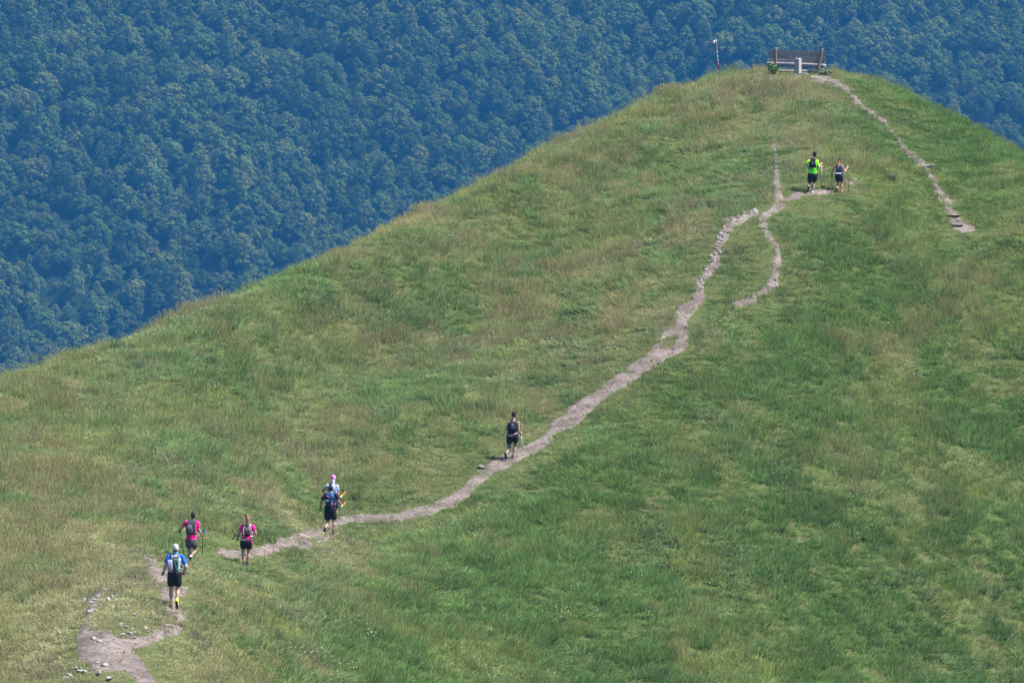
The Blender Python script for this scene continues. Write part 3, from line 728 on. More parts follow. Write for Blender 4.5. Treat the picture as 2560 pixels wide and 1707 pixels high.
m_white = mat('white paint', (.36, .34, .37), .6, var=.15, scale=20); m_red = mat('red paint', (.25, .07, .10), .6, var=.2, scale=20); m_dk = mat('dark weathered wood', (.055, .045, .055), .8, var=.3)
pb = at(1800, 203); S2 = 5.8725 * PF / ((np.array(pb) - CAM) @ FW)
pole = empty('marker_pole', pb, 'thin leaning red and white marker pole with a small flag', 'marker pole')
def M_(cx, cy): return ((cx - 355) / S2, 0, (835 - cy) / S2)
bands = [(840, 690, m_dk, .020), (690, 640, m_dk, .020), (640, 528, m_red, .020), (528, 490, m_white, .020), (490, 430, m_white, .018), (430, 365, m_white, .017), (365, 335, m_red, .017), (335, 318, m_white, .017), (318, 305, m_red, .016), (305, 205, m_white, .015)]
def pxl(y): return float(np.interp(y, [205, 300, 490, 690, 840], [299, 303, 323, 341, 357]))
for a, b_, m, r in bands:
    bm = bmesh.new(); tube(bm, [M_(pxl(a), a), M_(pxl(b_), b_)], [r, r * .95], 10, False)
    link('shaft' if m is m_dk else ('red_band' if m is m_red else 'white_band'), bm_mesh('band', bm), m, pole)
def flagpiece(cs, m, nm, y):
    bm = bmesh.new(); n_ = 8; rows = []
    for i in range(n_ + 1):
        t = i / n_
        top = [cs[0][k] + (cs[1][k] - cs[0][k]) * t for k in (0, 1)]; bot = [cs[3][k] + (cs[2][k] - cs[3][k]) * t for k in (0, 1)]
        w = .03 * math.sin(t * 5)
        for yy in (y, y + .012):
            rows.append([bm.verts.new(Vector(M_(*top)) + Vector((0, yy + w, 0))), bm.verts.new(Vector(M_(*bot)) + Vector((0, yy + w, 0)))])
    for i in range(n_):
        a, b_, c, d_ = rows[2 * i], rows[2 * i + 1], rows[2 * i + 2], rows[2 * i + 3]
        bm.faces.new((a[0], c[0], c[1], a[1])); bm.faces.new((b_[0], b_[1], d_[1], d_[0])); bm.faces.new((a[0], b_[0], d_[0], c[0])); bm.faces.new((a[1], c[1], d_[1], b_[1]))
    a, b_ = rows[0], rows[1]; bm.faces.new((a[0], a[1], b_[1], b_[0])); a, b_ = rows[-2], rows[-1]; bm.faces.new((a[0], b_[0], b_[1], a[1]))
    link(nm, bm_mesh(nm, bm), m, pole)
flagpiece([(302, 205), (256, 222), (252, 272), (300, 258)], m_white, 'flag', -.02)
flagpiece([(256, 222), (243, 236), (243, 280), (252, 272)], m_red, 'flag_edge', -.02)

# ------------------------------------------------------------------ small plants by the bench
m_bush = bpy.data.materials.new('nettle leaf'); m_bush.use_nodes = True
b = m_bush.node_tree.nodes['Principled BSDF']; b.inputs['Roughness'].default_value = .6; b.inputs['Specular IOR Level'].default_value = .2
a_ = m_bush.node_tree.nodes.new('ShaderNodeAttribute'); a_.attribute_name = 'leaf'; m_bush.node_tree.links.new(a_.outputs['Color'], b.inputs['Base Color'])
def shrub(name, p, w, h, col, label, seed, leaves=420, leaf=.075):
    rg = np.random.default_rng(seed); root = empty(name, p, label, 'plant')
    bm = bmesh.new(); tips = []
    for k in range(9):
        a = rg.uniform(0, 6.28); r = w * rg.uniform(.2, .8); q = (math.cos(a) * r, math.sin(a) * r * .7, h * rg.uniform(.5, .95)); tips.append(q)
        tube(bm, [(q[0] * .15, q[1] * .15, -.05), (q[0] * .5, q[1] * .5, q[2] * .55), q], [.012, .008, .004], 5, False)
    link('stem', bm_mesh('stem', bm), m_dk, root)
    T = np.array(tips); i = rg.integers(0, 9, leaves); t = rg.uniform(.25, 1.08, (leaves, 1)); p_ = T[i] * t + rg.normal(0, .085, (leaves, 3)); p_[:, 2] = np.abs(p_[:, 2])
    nn = rg.normal(size=(leaves, 3)) + [0, -.3, .9]; nn /= np.linalg.norm(nn, axis=1)[:, None]; a = np.cross(nn, rg.normal(size=(leaves, 3))); a /= np.linalg.norm(a, axis=1)[:, None]; bb_ = np.cross(nn, a)
    s = leaf * rg.uniform(.6, 1.3, (leaves, 1)); V = np.concatenate([p_ - a * s, p_ + bb_ * s * .5, p_ + a * s, p_ - bb_ * s * .5], 1).reshape(-1, 3)
    me = mesh_np('foliage', V, np.arange(leaves * 4).reshape(-1, 4)); set_color_attr(me, 'leaf', np.array(col) * rg.uniform(.55, 1.5, (leaves, 1)) * rg.uniform(.9, 1.1, (leaves, 3)))
    link('foliage', me, m_bush, root)
p = at(1932, 190); p.y -= .1; p.z = float(zg(p.x, p.y)); shrub('leafy_plant', p, .32, .55, (.055, .11, .035), 'bushy green weeds growing at the left end of the bench', 5, 600, .055)
p = at(2062, 190); p.y -= .1; p.z = float(zg(p.x, p.y)); shrub('leafy_plant', p, .60, .32, (.085, .11, .05), 'low grey-green weeds growing at the right end of the bench', 6, 600, .045)
p = at(2232, 452); shrub('leafy_plant', p, .30, .36, (.05, .095, .045), 'dark leafy plant alone in the grass right of the pair of hikers', 7, 300, .045)
# ================================================================== HIKERS
m_skin = mat('skin', (.29, .175, .135), .6, var=.12, scale=12, spec=.3)
m_skin2 = mat('sunburnt skin', (.30, .175, .145), .6, var=.12, scale=12, spec=.3)
_fab = {}
def fab(name, col, var=.18, rough=.85):
    if name not in _fab: _fab[name] = mat(name, tuple(c * .82 for c in col), rough, var=var, scale=22, bump=.15, spec=.15)
    return _fab[name]
BLACK = (.014, .014, .020); NAVY = (.022, .028, .075)
def vec(a): return Vector(a)
def lerp(a, b, t): return a + (b - a) * t

class Figure:
    def __init__(s, u, v, crop, label, k=1.0, wide=1.0, lift=0.0):
        s.base = at(u, v, lift); s.d = (np.array(s.base) - CAM) @ FW
        s.ox, s.oy, s.sc = crop; s.S = s.sc * PF / s.d
        # the base pixel seen at the true height of the ground sheet
        uu, vv, _ = proj(np.array(s.base) - [0, 0, lift]); s.bx = (uu - s.ox) * s.sc; s.by = (vv - s.oy) * s.sc + lift * s.S
        s.k = k; s.w = wide
        s.root = empty('person', s.base, label, 'person', 'hikers walking up the hill path')
    def p(s, cx, cy, y=0.0):
        return Vector(((cx - s.bx) / s.S, y, (s.by - cy) / s.S))
    def set(s, **J):
        for n, c in J.items(): setattr(s, n, s.p(*c))
        s.pc = (s.hipL + s.hipR) / 2; s.cc = (s.shL + s.shR) / 2
        return s
    def spine(s, t): return lerp(s.pc, s.cc, t)
    def torso(s, bm, grow, t0, t1, extra_hem=0.0):
        k, w = s.k, s.w
        hw = max(abs(s.hipR.x - s.hipL.x) / 2 + .085 * k, .15 * k * w); sw = abs(s.shR.x - s.shL.x) / 2
        tab = [(-.22, hw * .80, .095), (-.1, hw, .118), (.06, hw, .122), (.22, hw * .93, .112), (.4, hw * .86 * .98, .100), (.62, max(hw * .88, sw * .84), .108), (.82, sw * .93, .115), (.94, sw * .80, .10), (1.03, sw * .52, .082), (1.10, sw * .34, .066)]
        ts = [a[0] for a in tab]
        secs = []
        for t in np.linspace(t0, t1, 14):
            c = s.spine(t); rx = np.interp(t, ts, [a[1] for a in tab]) + grow; ry = np.interp(t, ts, [a[2] for a in tab]) * k + grow
            if t < .1: rx += extra_hem * (.1 - t) * 2; ry += extra_hem * (.1 - t) * 2
            secs.append(((c.x, c.y, c.z), rx, ry))
        loft(bm, secs, 24, 2.3)
    def hand(s, bm, w, el, side, grip=True):
        k = s.k; d = (w - el).normalized()
        sd = d.cross(Vector((0, 1, 0)));
        sd = sd.normalized() if sd.length > .2 else Vector((1, 0, 0))
        if grip: pass
        n = d.cross(sd).normalized() * (1 if side == 'L' else -1)
        rot = Matrix((sd, d, n)).transposed()
        ball(bm, w + d * .045 * k, (.040 * k, .052 * k, .018 * k), rot, 2)
        for i in range(4):
            L = (.066, .076, .072, .056)[i] * k; q = w + d * .085 * k + sd * ((i - 1.5) * .0205 * k); pts = [q]; a = 0
            for st, fr in ((55, .42), (75, .33), (55, .25)) if grip else ((14, .42), (22, .33), (18, .25)):
                a += st; dd = d * math.cos(R(a)) + n * math.sin(R(a)); q = q + dd * L * fr; pts.append(q)
            tube(bm, [w + d * .05 * k + sd * ((i - 1.5) * .017 * k)] + pts, [.010 * k, .0098 * k, .0092 * k, .0085 * k, .0075 * k], 8)
        sg = 1 if side == 'L' else -1
        q0 = w + d * .025 * k + sd * .026 * sg * k; q1 = q0 + (d * .6 + sd * .7 * sg + n * .3).normalized() * .036 * k; q2 = q1 + (d * .75 + n * .65).normalized() * .03 * k
        tube(bm, [q0, q1, q2], [.014 * k, .0115 * k, .009 * k], 8)
    def body(s, skin, gripL=True, gripR=True, face=0.0):
        bm = bmesh.new(); k = s.k
        s.torso(bm, 0, -.15, 1.10)
        hd = s.head; nb = s.spine(1.0) + Vector((0, .0, .02))
        tube(bm, [nb, lerp(nb, hd, .5), hd + Vector((0, .015, -.03)) * k], [.068 * k, .054 * k, .052 * k], 14)
        ry = Matrix.Rotation(face, 3, 'Z')
        ball(bm, hd, (.074 * k, .094 * k, .112 * k), ry)
        f = lambda a: hd + ry @ (Vector(a) * k)
        ball(bm, f((0, .035, -.055)), (.052 * k, .062 * k, .062 * k), ry, 2)          # jaw
        tube(bm, [f((0, .085, .02)), f((0, .108, -.022))], [.010 * k, .016 * k], 8)      # nose
        tube(bm, [f((-.042, .074, .026)), f((0, .088, .03)), f((.042, .074, .026))], [.012 * k] * 3, 8)
        tube(bm, [f((-.022, .085, -.056)), f((.022, .085, -.056))], [.010 * k] * 2, 8)
        for sg in (-1, 1): ball(bm, f((sg * .078, -.005, -.012)), (.012 * k, .022 * k, .034 * k), ry, 2)
        for sh, el, wr, sd, g in ((s.shL, s.elL, s.wrL, 'L', gripL), (s.shR, s.elR, s.wrR, 'R', gripR)):
            ball(bm, sh, (.062 * k,) * 3, None, 2)
            tube(bm, [lerp(s.spine(.92), sh, .6), sh, lerp(sh, el, .35), lerp(sh, el, .8), el, lerp(el, wr, .3), lerp(el, wr, .75), wr], [q * k for q in (.058, .057, .053, .043, .040, .043, .033, .027)], 12)
            s.hand(bm, wr, el, sd, g)
        for hp, kn, an in ((s.hipL, s.knL, s.anL), (s.hipR, s.knR, s.anR)):
            cal = Vector((0, -.014, 0)) * k
            tube(bm, [hp + Vector((0, 0, .02)), lerp(hp, kn, .3), lerp(hp, kn, .8), kn, lerp(kn, an, .15) + cal * .5, lerp(kn, an, .35) + cal, lerp(kn, an, .62) + cal * .4, an], [q * k for q in (.092, .086, .062, .056, .053, .057, .042, .034)], 14)
        for an, toe, _ in s.feet:
            d = (toe - an).normalized(); tube(bm, [an, an + d * .05, toe], [.036 * k, .036 * k, .026 * k], 10)
        link('body', remesh('body', bm, .0075, 5), skin, s.root)
        return s
    def shirt(s, m, t0=0.0, sleeve=.6, t1=1.08, hem=.0, m_sleeve=None, grow=.016, name='shirt'):
        bm = bmesh.new(); s.torso(bm, grow, t0, t1, hem)
        sb = bm if m_sleeve is None else bmesh.new()
        for sh, el in ((s.shL, s.elL), (s.shR, s.elR)) if sleeve else ():
            tube(sb, [lerp(s.spine(.92), sh, .5), sh + Vector((0, 0, .004)), lerp(sh, el, sleeve * .6), lerp(sh, el, sleeve)], [q * s.k + grow for q in (.058, .060, .058, .054)], 14)
        sh_o = link(name, remesh(name, bm, .012, 4), m, s.root)
        if m_sleeve is not None: link('sleeves', remesh('sleeves', sb, .012, 3), m_sleeve, sh_o)
        return sh_o
    def armband(s, m, a, b, name='arm_sleeve'):
        for sh, el, wr in ((s.shL, s.elL, s.wrL), (s.shR, s.elR, s.wrR)):
            bm = bmesh.new(); tube(bm, [lerp(sh, el, a), lerp(sh, el, .9), el, lerp(el, wr, .3), lerp(el, wr, b)], [q * s.k + .006 for q in (.054, .043, .041, .043, .030)], 12)
            link(name, remesh(name, bm, .009, 2), m, s.root)
    def shorts(s, m, leg=.6, top=.28, flare=.02, name='shorts', grow=.018):
        bm = bmesh.new(); s.torso(bm, grow + .006, -.22, top)
        for hp, kn in ((s.hipL, s.knL), (s.hipR, s.knR)):
            tube(bm, [hp + Vector((0, 0, .04)), lerp(hp, kn, leg * .5), lerp(hp, kn, leg * .93), lerp(hp, kn, leg)], [.096 * s.k + grow, .092 * s.k + grow + flare * .5, .080 * s.k + grow + flare, .074 * s.k + grow + flare], 16)
        return link(name, remesh(name, bm, .012, 4), m, s.root)
    def liner(s, m, a, b, name='legging'):
        for hp, kn in ((s.hipL, s.knL), (s.hipR, s.knR)):
            bm = bmesh.new(); tube(bm, [lerp(hp, kn, a), lerp(hp, kn, (a + b) / 2), lerp(hp, kn, b)], [float(np.interp(t, [0, .3, .8, 1], [.092, .086, .062, .056])) * s.k + .012 for t in (a, (a + b) / 2, b)], 14)
            link(name, bm_mesh(name, bm), m, s.root)
    def socks(s, m, top=.30):
        for (hp, kn, an), (a2, toe, _) in zip(((s.hipL, s.knL, s.anL), (s.hipR, s.knR, s.anR)), s.feet):
            bm = bmesh.new(); tube(bm, [lerp(an, kn, top), lerp(an, kn, top * .5), an, an + (toe - an) * .3], [.046 * s.k, .042 * s.k, .042 * s.k, .042 * s.k], 12)
            link('sock', bm_mesh('sock', bm), m, s.root)
    def shoes(s, m, m_sole):
        k = s.k
        for an, toe, nrm in s.feet:
            n = nrm.normalized(); d = (toe - an); d = (d - n * d.dot(n)).normalized(); x = d.cross(n).normalized()
            rot = Matrix((x, d, n)).transposed(); o = an - n * .055 * k
            bm = bmesh.new()
            ball(bm, o - d * .035 * k + n * .012 * k, (.040 * k, .055 * k, .045 * k), rot, 2); ball(bm, o + d * .06 * k, (.045 * k, .085 * k, .036 * k), rot, 2); ball(bm, o + d * .125 * k - n * .006 * k, (.044 * k, .060 * k, .028 * k), rot, 2)
            tube(bm, [an + n * .02 * k, an - n * .03 * k], [.045 * k, .047 * k], 12)
            sh = link('shoe', remesh('shoe', bm, .008, 3), m, s.root)
            bm = bmesh.new()
            for (t, w_, l_) in ((-.04, .045, .055), (.05, .045, .085), (.12, .049, .065)): ball(bm, o + d * t * k - n * .040 * k, (w_ * k, l_ * k, .017 * k), rot, 2)
            link('sole', remesh('sole', bm, .008, 2), m_sole, sh)
    def hair(s, m, face=0.0, tail=None, rt=.03, big=1.0, name='hair', under=False):
        bm = bmesh.new(); k = s.k; ry = Matrix.Rotation(face, 3, 'Z'); f = lambda a: s.head + ry @ (Vector(a) * k)
        if not under: ball(bm, f((0, -.014, .022)), (.083 * k * big, .094 * k * big, .106 * k * big), ry)
        ball(bm, f((0, -.045, -.045 if under else -.02)), (.070 * k * big, .058 * k, (.052 if under else .078) * k), ry, 2)
        for q in () if under else range(14):
            a = q * .45; tube(bm, [f((math.cos(a) * .05, -.02 + math.sin(a) * .06, .09)), f((math.cos(a) * .075, -.025 + math.sin(a) * .075, .05 + .03 * math.sin(q * 3)))], [.018 * k, .014 * k], 6)
        if tail:
            pts = [f((0, -.09, .03))] + [s.p(*t) for t in tail]
            tube(bm, pts, [rt * .8] + [rt * (1.1 - .5 * i / len(tail)) for i in range(len(tail))], 10)
        return link(name, remesh(name, bm, .010, 2), m, s.root)
    def cap(s, m, face=0.0, brim=True, m_brim=None, low=-.02, big=1.09):
        bm = bmesh.new(); k = s.k; ry = Matrix.Rotation(face, 3, 'Z')
        ball(bm, (0, -.006 * k, .016 * k), (.079 * k * big, .096 * k * big, .108 * k * big), None)
        bmesh.ops.bisect_plane(bm, geom=bm.verts[:] + bm.edges[:] + bm.faces[:], plane_co=(0, 0, low * k), plane_no=(0, 0, -1), clear_outer=True)
        bmesh.ops.holes_fill(bm, edges=[e for e in bm.edges if e.is_boundary])
        if brim and m_brim is None: ball(bm, (0, .125 * k, .012 * k), (.066 * k, .072 * k, .008 * k), Matrix.Rotation(R(-12), 3, 'X'), 2)
        bmesh.ops.rotate(bm, verts=bm.verts, cent=(0, 0, 0), matrix=ry); bmesh.ops.translate(bm, verts=bm.verts, vec=s.head)
        return link('cap', bm_mesh('cap', bm), m, s.root)

def crop_loft(F, name, rows, y0, th, m, parent, power=3.2, seg=24):
    """soft panel / bag: rows (cy, xl, xr, thickness factor) in crop units, its inner face at depth y0, bulging towards the viewer"""
    bm = bmesh.new(); secs = []
    for cy, xl, xr, tf in rows:
        a = F.p(xl, cy); b_ = F.p(xr, cy); t = th * tf
        ofs = F.lean_at(a.z)
        secs.append((((a.x + b_.x) / 2, y0 - t / 2 + ofs, a.z), (b_.x - a.x) / 2, t / 2))
    loft(bm, secs[::-1], seg, power)
    o = link(name, bm_mesh(name, bm), m); o.parent = parent
    return o
def lean_at(s, z):
    t = (z - s.pc.z) / max(.1, (s.cc.z - s.pc.z)); return s.spine(t).y
Figure.lean_at = lean_at
def backpack(F, label, rows, th, m, m_strap, back=.125, panels=(), lines=(), strapw=.022):
    """a pack worn on the back; local frame shared with its wearer"""
    root = empty('backpack', F.base, label, 'backpack', 'backpacks worn by the hikers')
    crop_loft(F, 'pack_body', rows, -back, th, m, root)
    for name, rws, pth, pm in panels: crop_loft(F, name, rws, -back - th + pth * .35, pth, pm, root)
    for name, pts, r, lm in lines:
        bm = bmesh.new(); q = []
        for cx, cy in pts:
            a = F.p(cx, cy); q.append(Vector((a.x, -back - th - .004 + F.lean_at(a.z), a.z)))
        tube(bm, q, [r] * len(q), 6); link(name, bm_mesh(name, bm), lm, root)
    for sh, sg in ((F.shL, -1), (F.shR, 1)):
        bm = bmesh.new(); c = F.cc; q = lerp(c, sh, .52); k = F.k; top = max(F.p(0, rows[0][0]).z, q.z - .02)
        pts = [Vector((q.x * .96 + c.x * .04, c.y - back, q.z - .03)), q + Vector((0, -.07, .052)) * k, q + Vector((0, .0, .076)) * k, q + Vector((0, .075, .045)) * k, q + Vector((sg * .02, .125, -.08)) * k, q + Vector((sg * .05, .115, -.22)) * k, q + Vector((sg * .09, .02, -.30)) * k, Vector((q.x + sg * .04, c.y - back, q.z - .33 * k))]
        tube(bm, pts, [strapw] * len(pts), 8); link('strap', bm_mesh('strap', bm), m_strap, root)
    return root
def trekking_pole(F, label, top, tip, m_shaft, m_grip, grip=.14, m_low=None, low=.6, strap=None, basket=True, r=.013, m_tipend=None, group='trekking poles'):
    """top, tip: points in the wearer's frame"""
    root = empty('trekking_pole', F.base + top, label, 'trekking pole', group); L = (tip - top); n = L.normalized(); ln = L.length
    seg = lambda a, b_: [n * a, n * b_]
    bm = bmesh.new(); tube(bm, [n * 0, n * .03, n * grip * .6, n * grip], [.020, .017, .0165, .013], 10); link('grip', bm_mesh('grip', bm), m_grip, root)
    e = ln * low if m_low else ln
    bm = bmesh.new(); tube(bm, seg(grip, e), [r, r * .9], 8, False); link('shaft', bm_mesh('shaft', bm), m_shaft, root)
    if m_low:
        bm = bmesh.new(); tube(bm, seg(e, ln), [r * .85, r * .65], 8, False); link('lower_shaft', bm_mesh('lower_shaft', bm), m_low, root)
    if basket:
        bm = bmesh.new(); tube(bm, seg(ln - .07, ln - .05), [.028, .012], 12, False); link('basket', bm_mesh('basket', bm), m_tipend or m_grip, root)
    if strap:
        bm = bmesh.new(); q = [Vector(a) for a in ((0, 0, 0), (.05, -.03, -.05), (.06, -.05, -.13), (.02, -.04, -.17), (-.02, -.02, -.12), (-.01, 0, -.02))]; tube(bm, q, [.016] * 6, 6); link('strap', bm_mesh('strap', bm), strap, root)
    return root
def foot(an, toe, nrm=(0, 0, 1)): return (Vector(an), Vector(toe), Vector(nrm))
m_black = fab('black cloth', BLACK); m_dgrey = fab('charcoal cloth', (.045, .043, .055)); m_solo = fab('dark rubber', (.03, .028, .03))
m_carbon = fab('dark pole', (.03, .035, .04), rough=.4); m_alu = fab('pale pole', (.44, .46, .48), rough=.4); m_grip = fab('grip foam', (.02, .02, .025))

# ---- the man in the white cap
F = Figure(432, 1521, (360, 1330, 7.125), 'person in a white cap, blue-sleeved white shirt and black shorts, nearest on the path', 1.03, 1.05)
F.set(head=(566, 285, .03), neck=(560, 375, .02), shL=(440, 425, .0), shR=(682, 430, .02), elL=(392, 575, -.04), elR=(752, 602, -.02), wrL=(350, 690, .06), wrR=(712, 722, .12),
      hipL=(495, 735, 0), hipR=(602, 735, 0), knL=(478, 1015, .05), knR=(606, 1020, .03), anL=(482, 1255, .02), anR=(592, 1225, -.20))
F.feet = [foot(F.anL, F.anL + Vector((-.04, .17, -.07)), (0, .05, 1)), foot(F.anR, F.anR + Vector((.01, .07, -.19)), (0, .92, .4))]
F.body(m_skin, False, True); F.shirt(fab('white technical shirt', (.40, .40, .47), .08), -.02, .62, m_sleeve=fab('royal blue', (.012, .13, .52)))
F.armband(fab('white arm sleeve', (.38, .37, .45), .08), .5, .93)
F.shorts(m_black, .62, .12, .015); F.cap(fab('white cap', (.40, .41, .45), .06), low=-.045); F.socks(fab('lime sock', (.55, .72, .22)), .25); F.shoes(fab('yellow shoe', (.72, .52, .06)), m_solo)
bm = bmesh.new(); c = F.spine(1.0); tube(bm, [c + Vector((0, .01, .01)), lerp(c, F.head, .55)], [.078, .066], 16, False); link('neck_scarf', bm_mesh('neck_scarf', bm), fab('turquoise scarf', (.02, .28, .50)), F.root)
F.hair(fab('grey hair', (.10, .09, .09)), under=True)
g = fab('teal green piping', (.05, .42, .27))
backpack(F, 'slim dark backpack with green piping and grey side wings on the white-capped hiker', [(415, 535, 615, .35), (440, 515, 628, .8), (540, 510, 625, 1), (640, 500, 625, 1.05), (685, 515, 612, .8), (697, 540, 590, .35)], .12, fab('slate pack', (.05, .06, .085)), fab('mauve strap', (.17, .14, .26)), .13,
         [('side_wing', [(470, 440, 512, .5), (520, 428, 520, 1), (620, 432, 520, 1), (690, 455, 515, .6)], .07, fab('lavender grey', (.27, .27, .40)))],
         [('piping', [(540, 462), (625, 462), (618, 560), (605, 660)], .010, g), ('piping', [(540, 470), (575, 560), (590, 660)], .007, g), ('piping', [(545, 490), (605, 488)], .008, g)])
trekking_pole(F, 'short folded dark pole held level in the right hand of the white-capped hiker', F.wrR + Vector((-.06, .05, -.05)), F.p(835, 738, .30), m_carbon, m_grip, .12, basket=False, m_low=fab('grey tip', (.4, .42, .45)), low=.85)

# ---- the woman with the black cap, pink shirt
c5 = (420, 1240, 7.84)
F = Figure(476, 1407, c5, 'person in a black cap, pink shirt and grey shorts, planting two poles', .93, .95)
F.set(head=(497, 378, .03), neck=(490, 450, .02), shL=(365, 510, .0), shR=(585, 515, .02), elL=(290, 595, .10), elR=(598, 645, .0), wrL=(245, 660, .25), wrR=(660, 755, .12),
      hipL=(408, 890, 0), hipR=(510, 890, 0), knL=(415, 1075, .08), knR=(535, 1060, .10), anL=(408, 1265, .06), anR=(432, 1195, -.16))
F.feet = [foot(F.anL, F.anL + Vector((-.01, .17, -.06)), (0, .05, 1)), foot(F.anR, F.anR + Vector((-.06, .06, -.16)), (-.3, .9, .4))]
F.body(m_skin); F.shirt(fab('hot pink', (.78, .018, .26)), -.04, .55); F.shorts(fab('grey shorts', (.085, .08, .095)), .42, .15, .02)
F.cap(fab('black cap', (.018, .020, .030)), low=-.04, face=.15); F.hair(fab('brown hair', (.07, .04, .028)), under=True); F.socks(fab('pale blue sock', (.50, .68, .70)), .22); F.shoes(fab('grey shoe', (.16, .16, .17)), m_solo)
backpack(F, 'charcoal backpack with grey highlights on the black-capped hiker', [(455, 410, 545, .4), (490, 385, 560, .9), (590, 360, 555, 1.05), (680, 355, 545, 1.05), (735, 370, 530, .85), (750, 400, 500, .4)], .15, m_dgrey, fab('grey strap', (.10, .10, .12)), .12,
         [('front_pocket', [(540, 400, 470, .5), (600, 385, 490, 1), (690, 380, 495, 1), (715, 400, 480, .6)], .05, fab('grey pocket', (.10, .10, .125)))],
         [('zip_line', [(408, 560), (392, 620), (385, 690)], .012, fab('light grey trim', (.33, .34, .38)))])
trekking_pole(F, 'dark pole in the outstretched left hand of the black-capped hiker', F.wrL + Vector((-.04, .08, .04)), F.p(298, 1210, .42), m_carbon, m_grip, .15, strap=fab('grey wrist strap', (.16, .15, .17)))
trekking_pole(F, 'dark pole with a blue wrist strap in the right hand of the black-capped hiker', F.p(686, 655, .22), F.p(662, 1150, .28), m_carbon, m_grip, .14, strap=fab('blue strap', (.01, .10, .32)))

# ---- the woman with the ponytail, pink shirt
F = Figure(616, 1414, c5, 'person with a long auburn ponytail in a pink shirt and black shorts', .95, .97)
F.set(head=(1562, 425, .04), neck=(1555, 520, .02), shL=(1452, 580, .0), shR=(1665, 590, .0), elL=(1400, 725, -.06), elR=(1722, 722, -.03), wrL=(1368, 815, .08), wrR=(1668, 722, .22),
      hipL=(1485, 890, 0), hipR=(1592, 890, 0), knL=(1472, 1110, .03), knR=(1580, 1110, .08), anL=(1492, 1310, -.05), anR=(1556, 1325, .06))
F.feet = [foot(F.anL, F.anL + Vector((0, .17, -.06)), (0, .05, 1)), foot(F.anR, F.anR + Vector((.01, .17, -.06)), (0, .05, 1))]
F.body(m_skin2); F.shirt(fab('hot pink', (.78, .018, .26)), .12, .42)
sh = F.shorts(fab('navy black shorts', (.015, .015, .030)), .40, .10, .02)
bm = bmesh.new(); q = F.spine(.08); tube(bm, [F.p(1432, 838, -.135), F.p(1500, 845, -.155), F.p(1552, 822, -.16)], [.026, .040, .03], 10); link('waist_band', bm_mesh('waist_band', bm), fab('white cloth', (.40, .40, .46), .06), sh)
bm = bmesh.new(); tube(bm, [F.p(1640, 880, -.10), F.p(1652, 910, -.10), F.p(1645, 935, -.10)], [.016, .02, .016], 8); link('side_stripe', bm_mesh('side_stripe', bm), fab('hot pink', (.78, .018, .26)), sh)
F.hair(fab('auburn hair', (.19, .095, .05)), tail=[(1575, 440, -.16), (1580, 510, -.20), (1572, 560, -.23)], rt=.050); F.socks(m_dgrey, .12); F.shoes(m_dgrey, m_solo)
backpack(F, 'grey and black backpack under the auburn ponytail', [(545, 1500, 1610, .4), (580, 1485, 1630, .9), (660, 1480, 1640, 1.05), (740, 1500, 1625, 1), (775, 1530, 1600, .4)], .14, fab('mid grey pack', (.13, .13, .15)), fab('silver strap', (.45, .45, .50)), .12,
         [('black_panel', [(640, 1560, 1600, .5), (690, 1525, 1615, 1), (755, 1520, 1610, 1), (772, 1540, 1590, .5)], .05, m_black), ('green_badge', [(692, 1532, 1602, .7), (712, 1530, 1604, 1), (730, 1535, 1600, .7)], .065, fab('olive green', (.05, .10, .04)))],
         [('trim', [(1492, 590), (1480, 660), (1500, 740)], .012, fab('silver strap', (.45, .45, .50)))])
for (a, b_, lb) in ((F.p(1245, 692, .40), F.p(1375, 830, .12), 'upper of two black folded poles in the left hand of the ponytailed hiker'), (F.p(1262, 858, .34), F.p(1325, 740, .30), 'lower black folded pole hanging from the left hand of the ponytailed hiker')):
    trekking_pole(F, lb, a, b_, m_carbon, m_grip, .10, basket=False, r=.016)
bm = bmesh.new(); tube(bm, [F.head + Vector((.075, -.03, .03)), F.head + Vector((.088, .0, .0)), F.head + Vector((.08, .02, -.04))], [.012, .016, .012], 8); link('hair_clip', bm_mesh('hair_clip', bm), fab('sky blue', (.10, .32, .62)), F.root)

# ---- the man in black before the pink cap
c4 = (740, 1160, 7.84)
F = Figure(829, 1337, c4, 'person all in black with a blue and red backpack, in front of the pink cap', .97, 1.02)
F.set(head=(690, 490, .08), neck=(688, 560, .04), shL=(590, 592, .0), shR=(780, 598, .02), elL=(502, 715, -.02), elR=(826, 712, .02), wrL=(480, 815, .10), wrR=(872, 792, .16),
      hipL=(620, 870, 0), hipR=(720, 870, 0), knL=(628, 1140, .10), knR=(742, 1120, .10), anL=(572, 1255, -.28), anR=(732, 1315, .05))
F.feet = [foot(F.anL, F.anL + Vector((-.01, .03, -.19)), (0, .98, .1)), foot(F.anR, F.anR + Vector((-.01, .17, -.06)), (0, .05, 1))]
F.body(m_skin); F.shirt(m_black, -.06, .62, hem=.03); F.shorts(m_black, .62, .2, .04); F.liner(fab('lilac grey liner', (.46, .42, .50)), .55, .78)
F.hair(fab('black hair', (.022, .018, .018)), face=-.2); F.socks(m_dgrey, .12); F.shoes(fab('brown grey shoe', (.09, .075, .085)), m_solo)
rd = fab('coral piping', (.72, .13, .14))
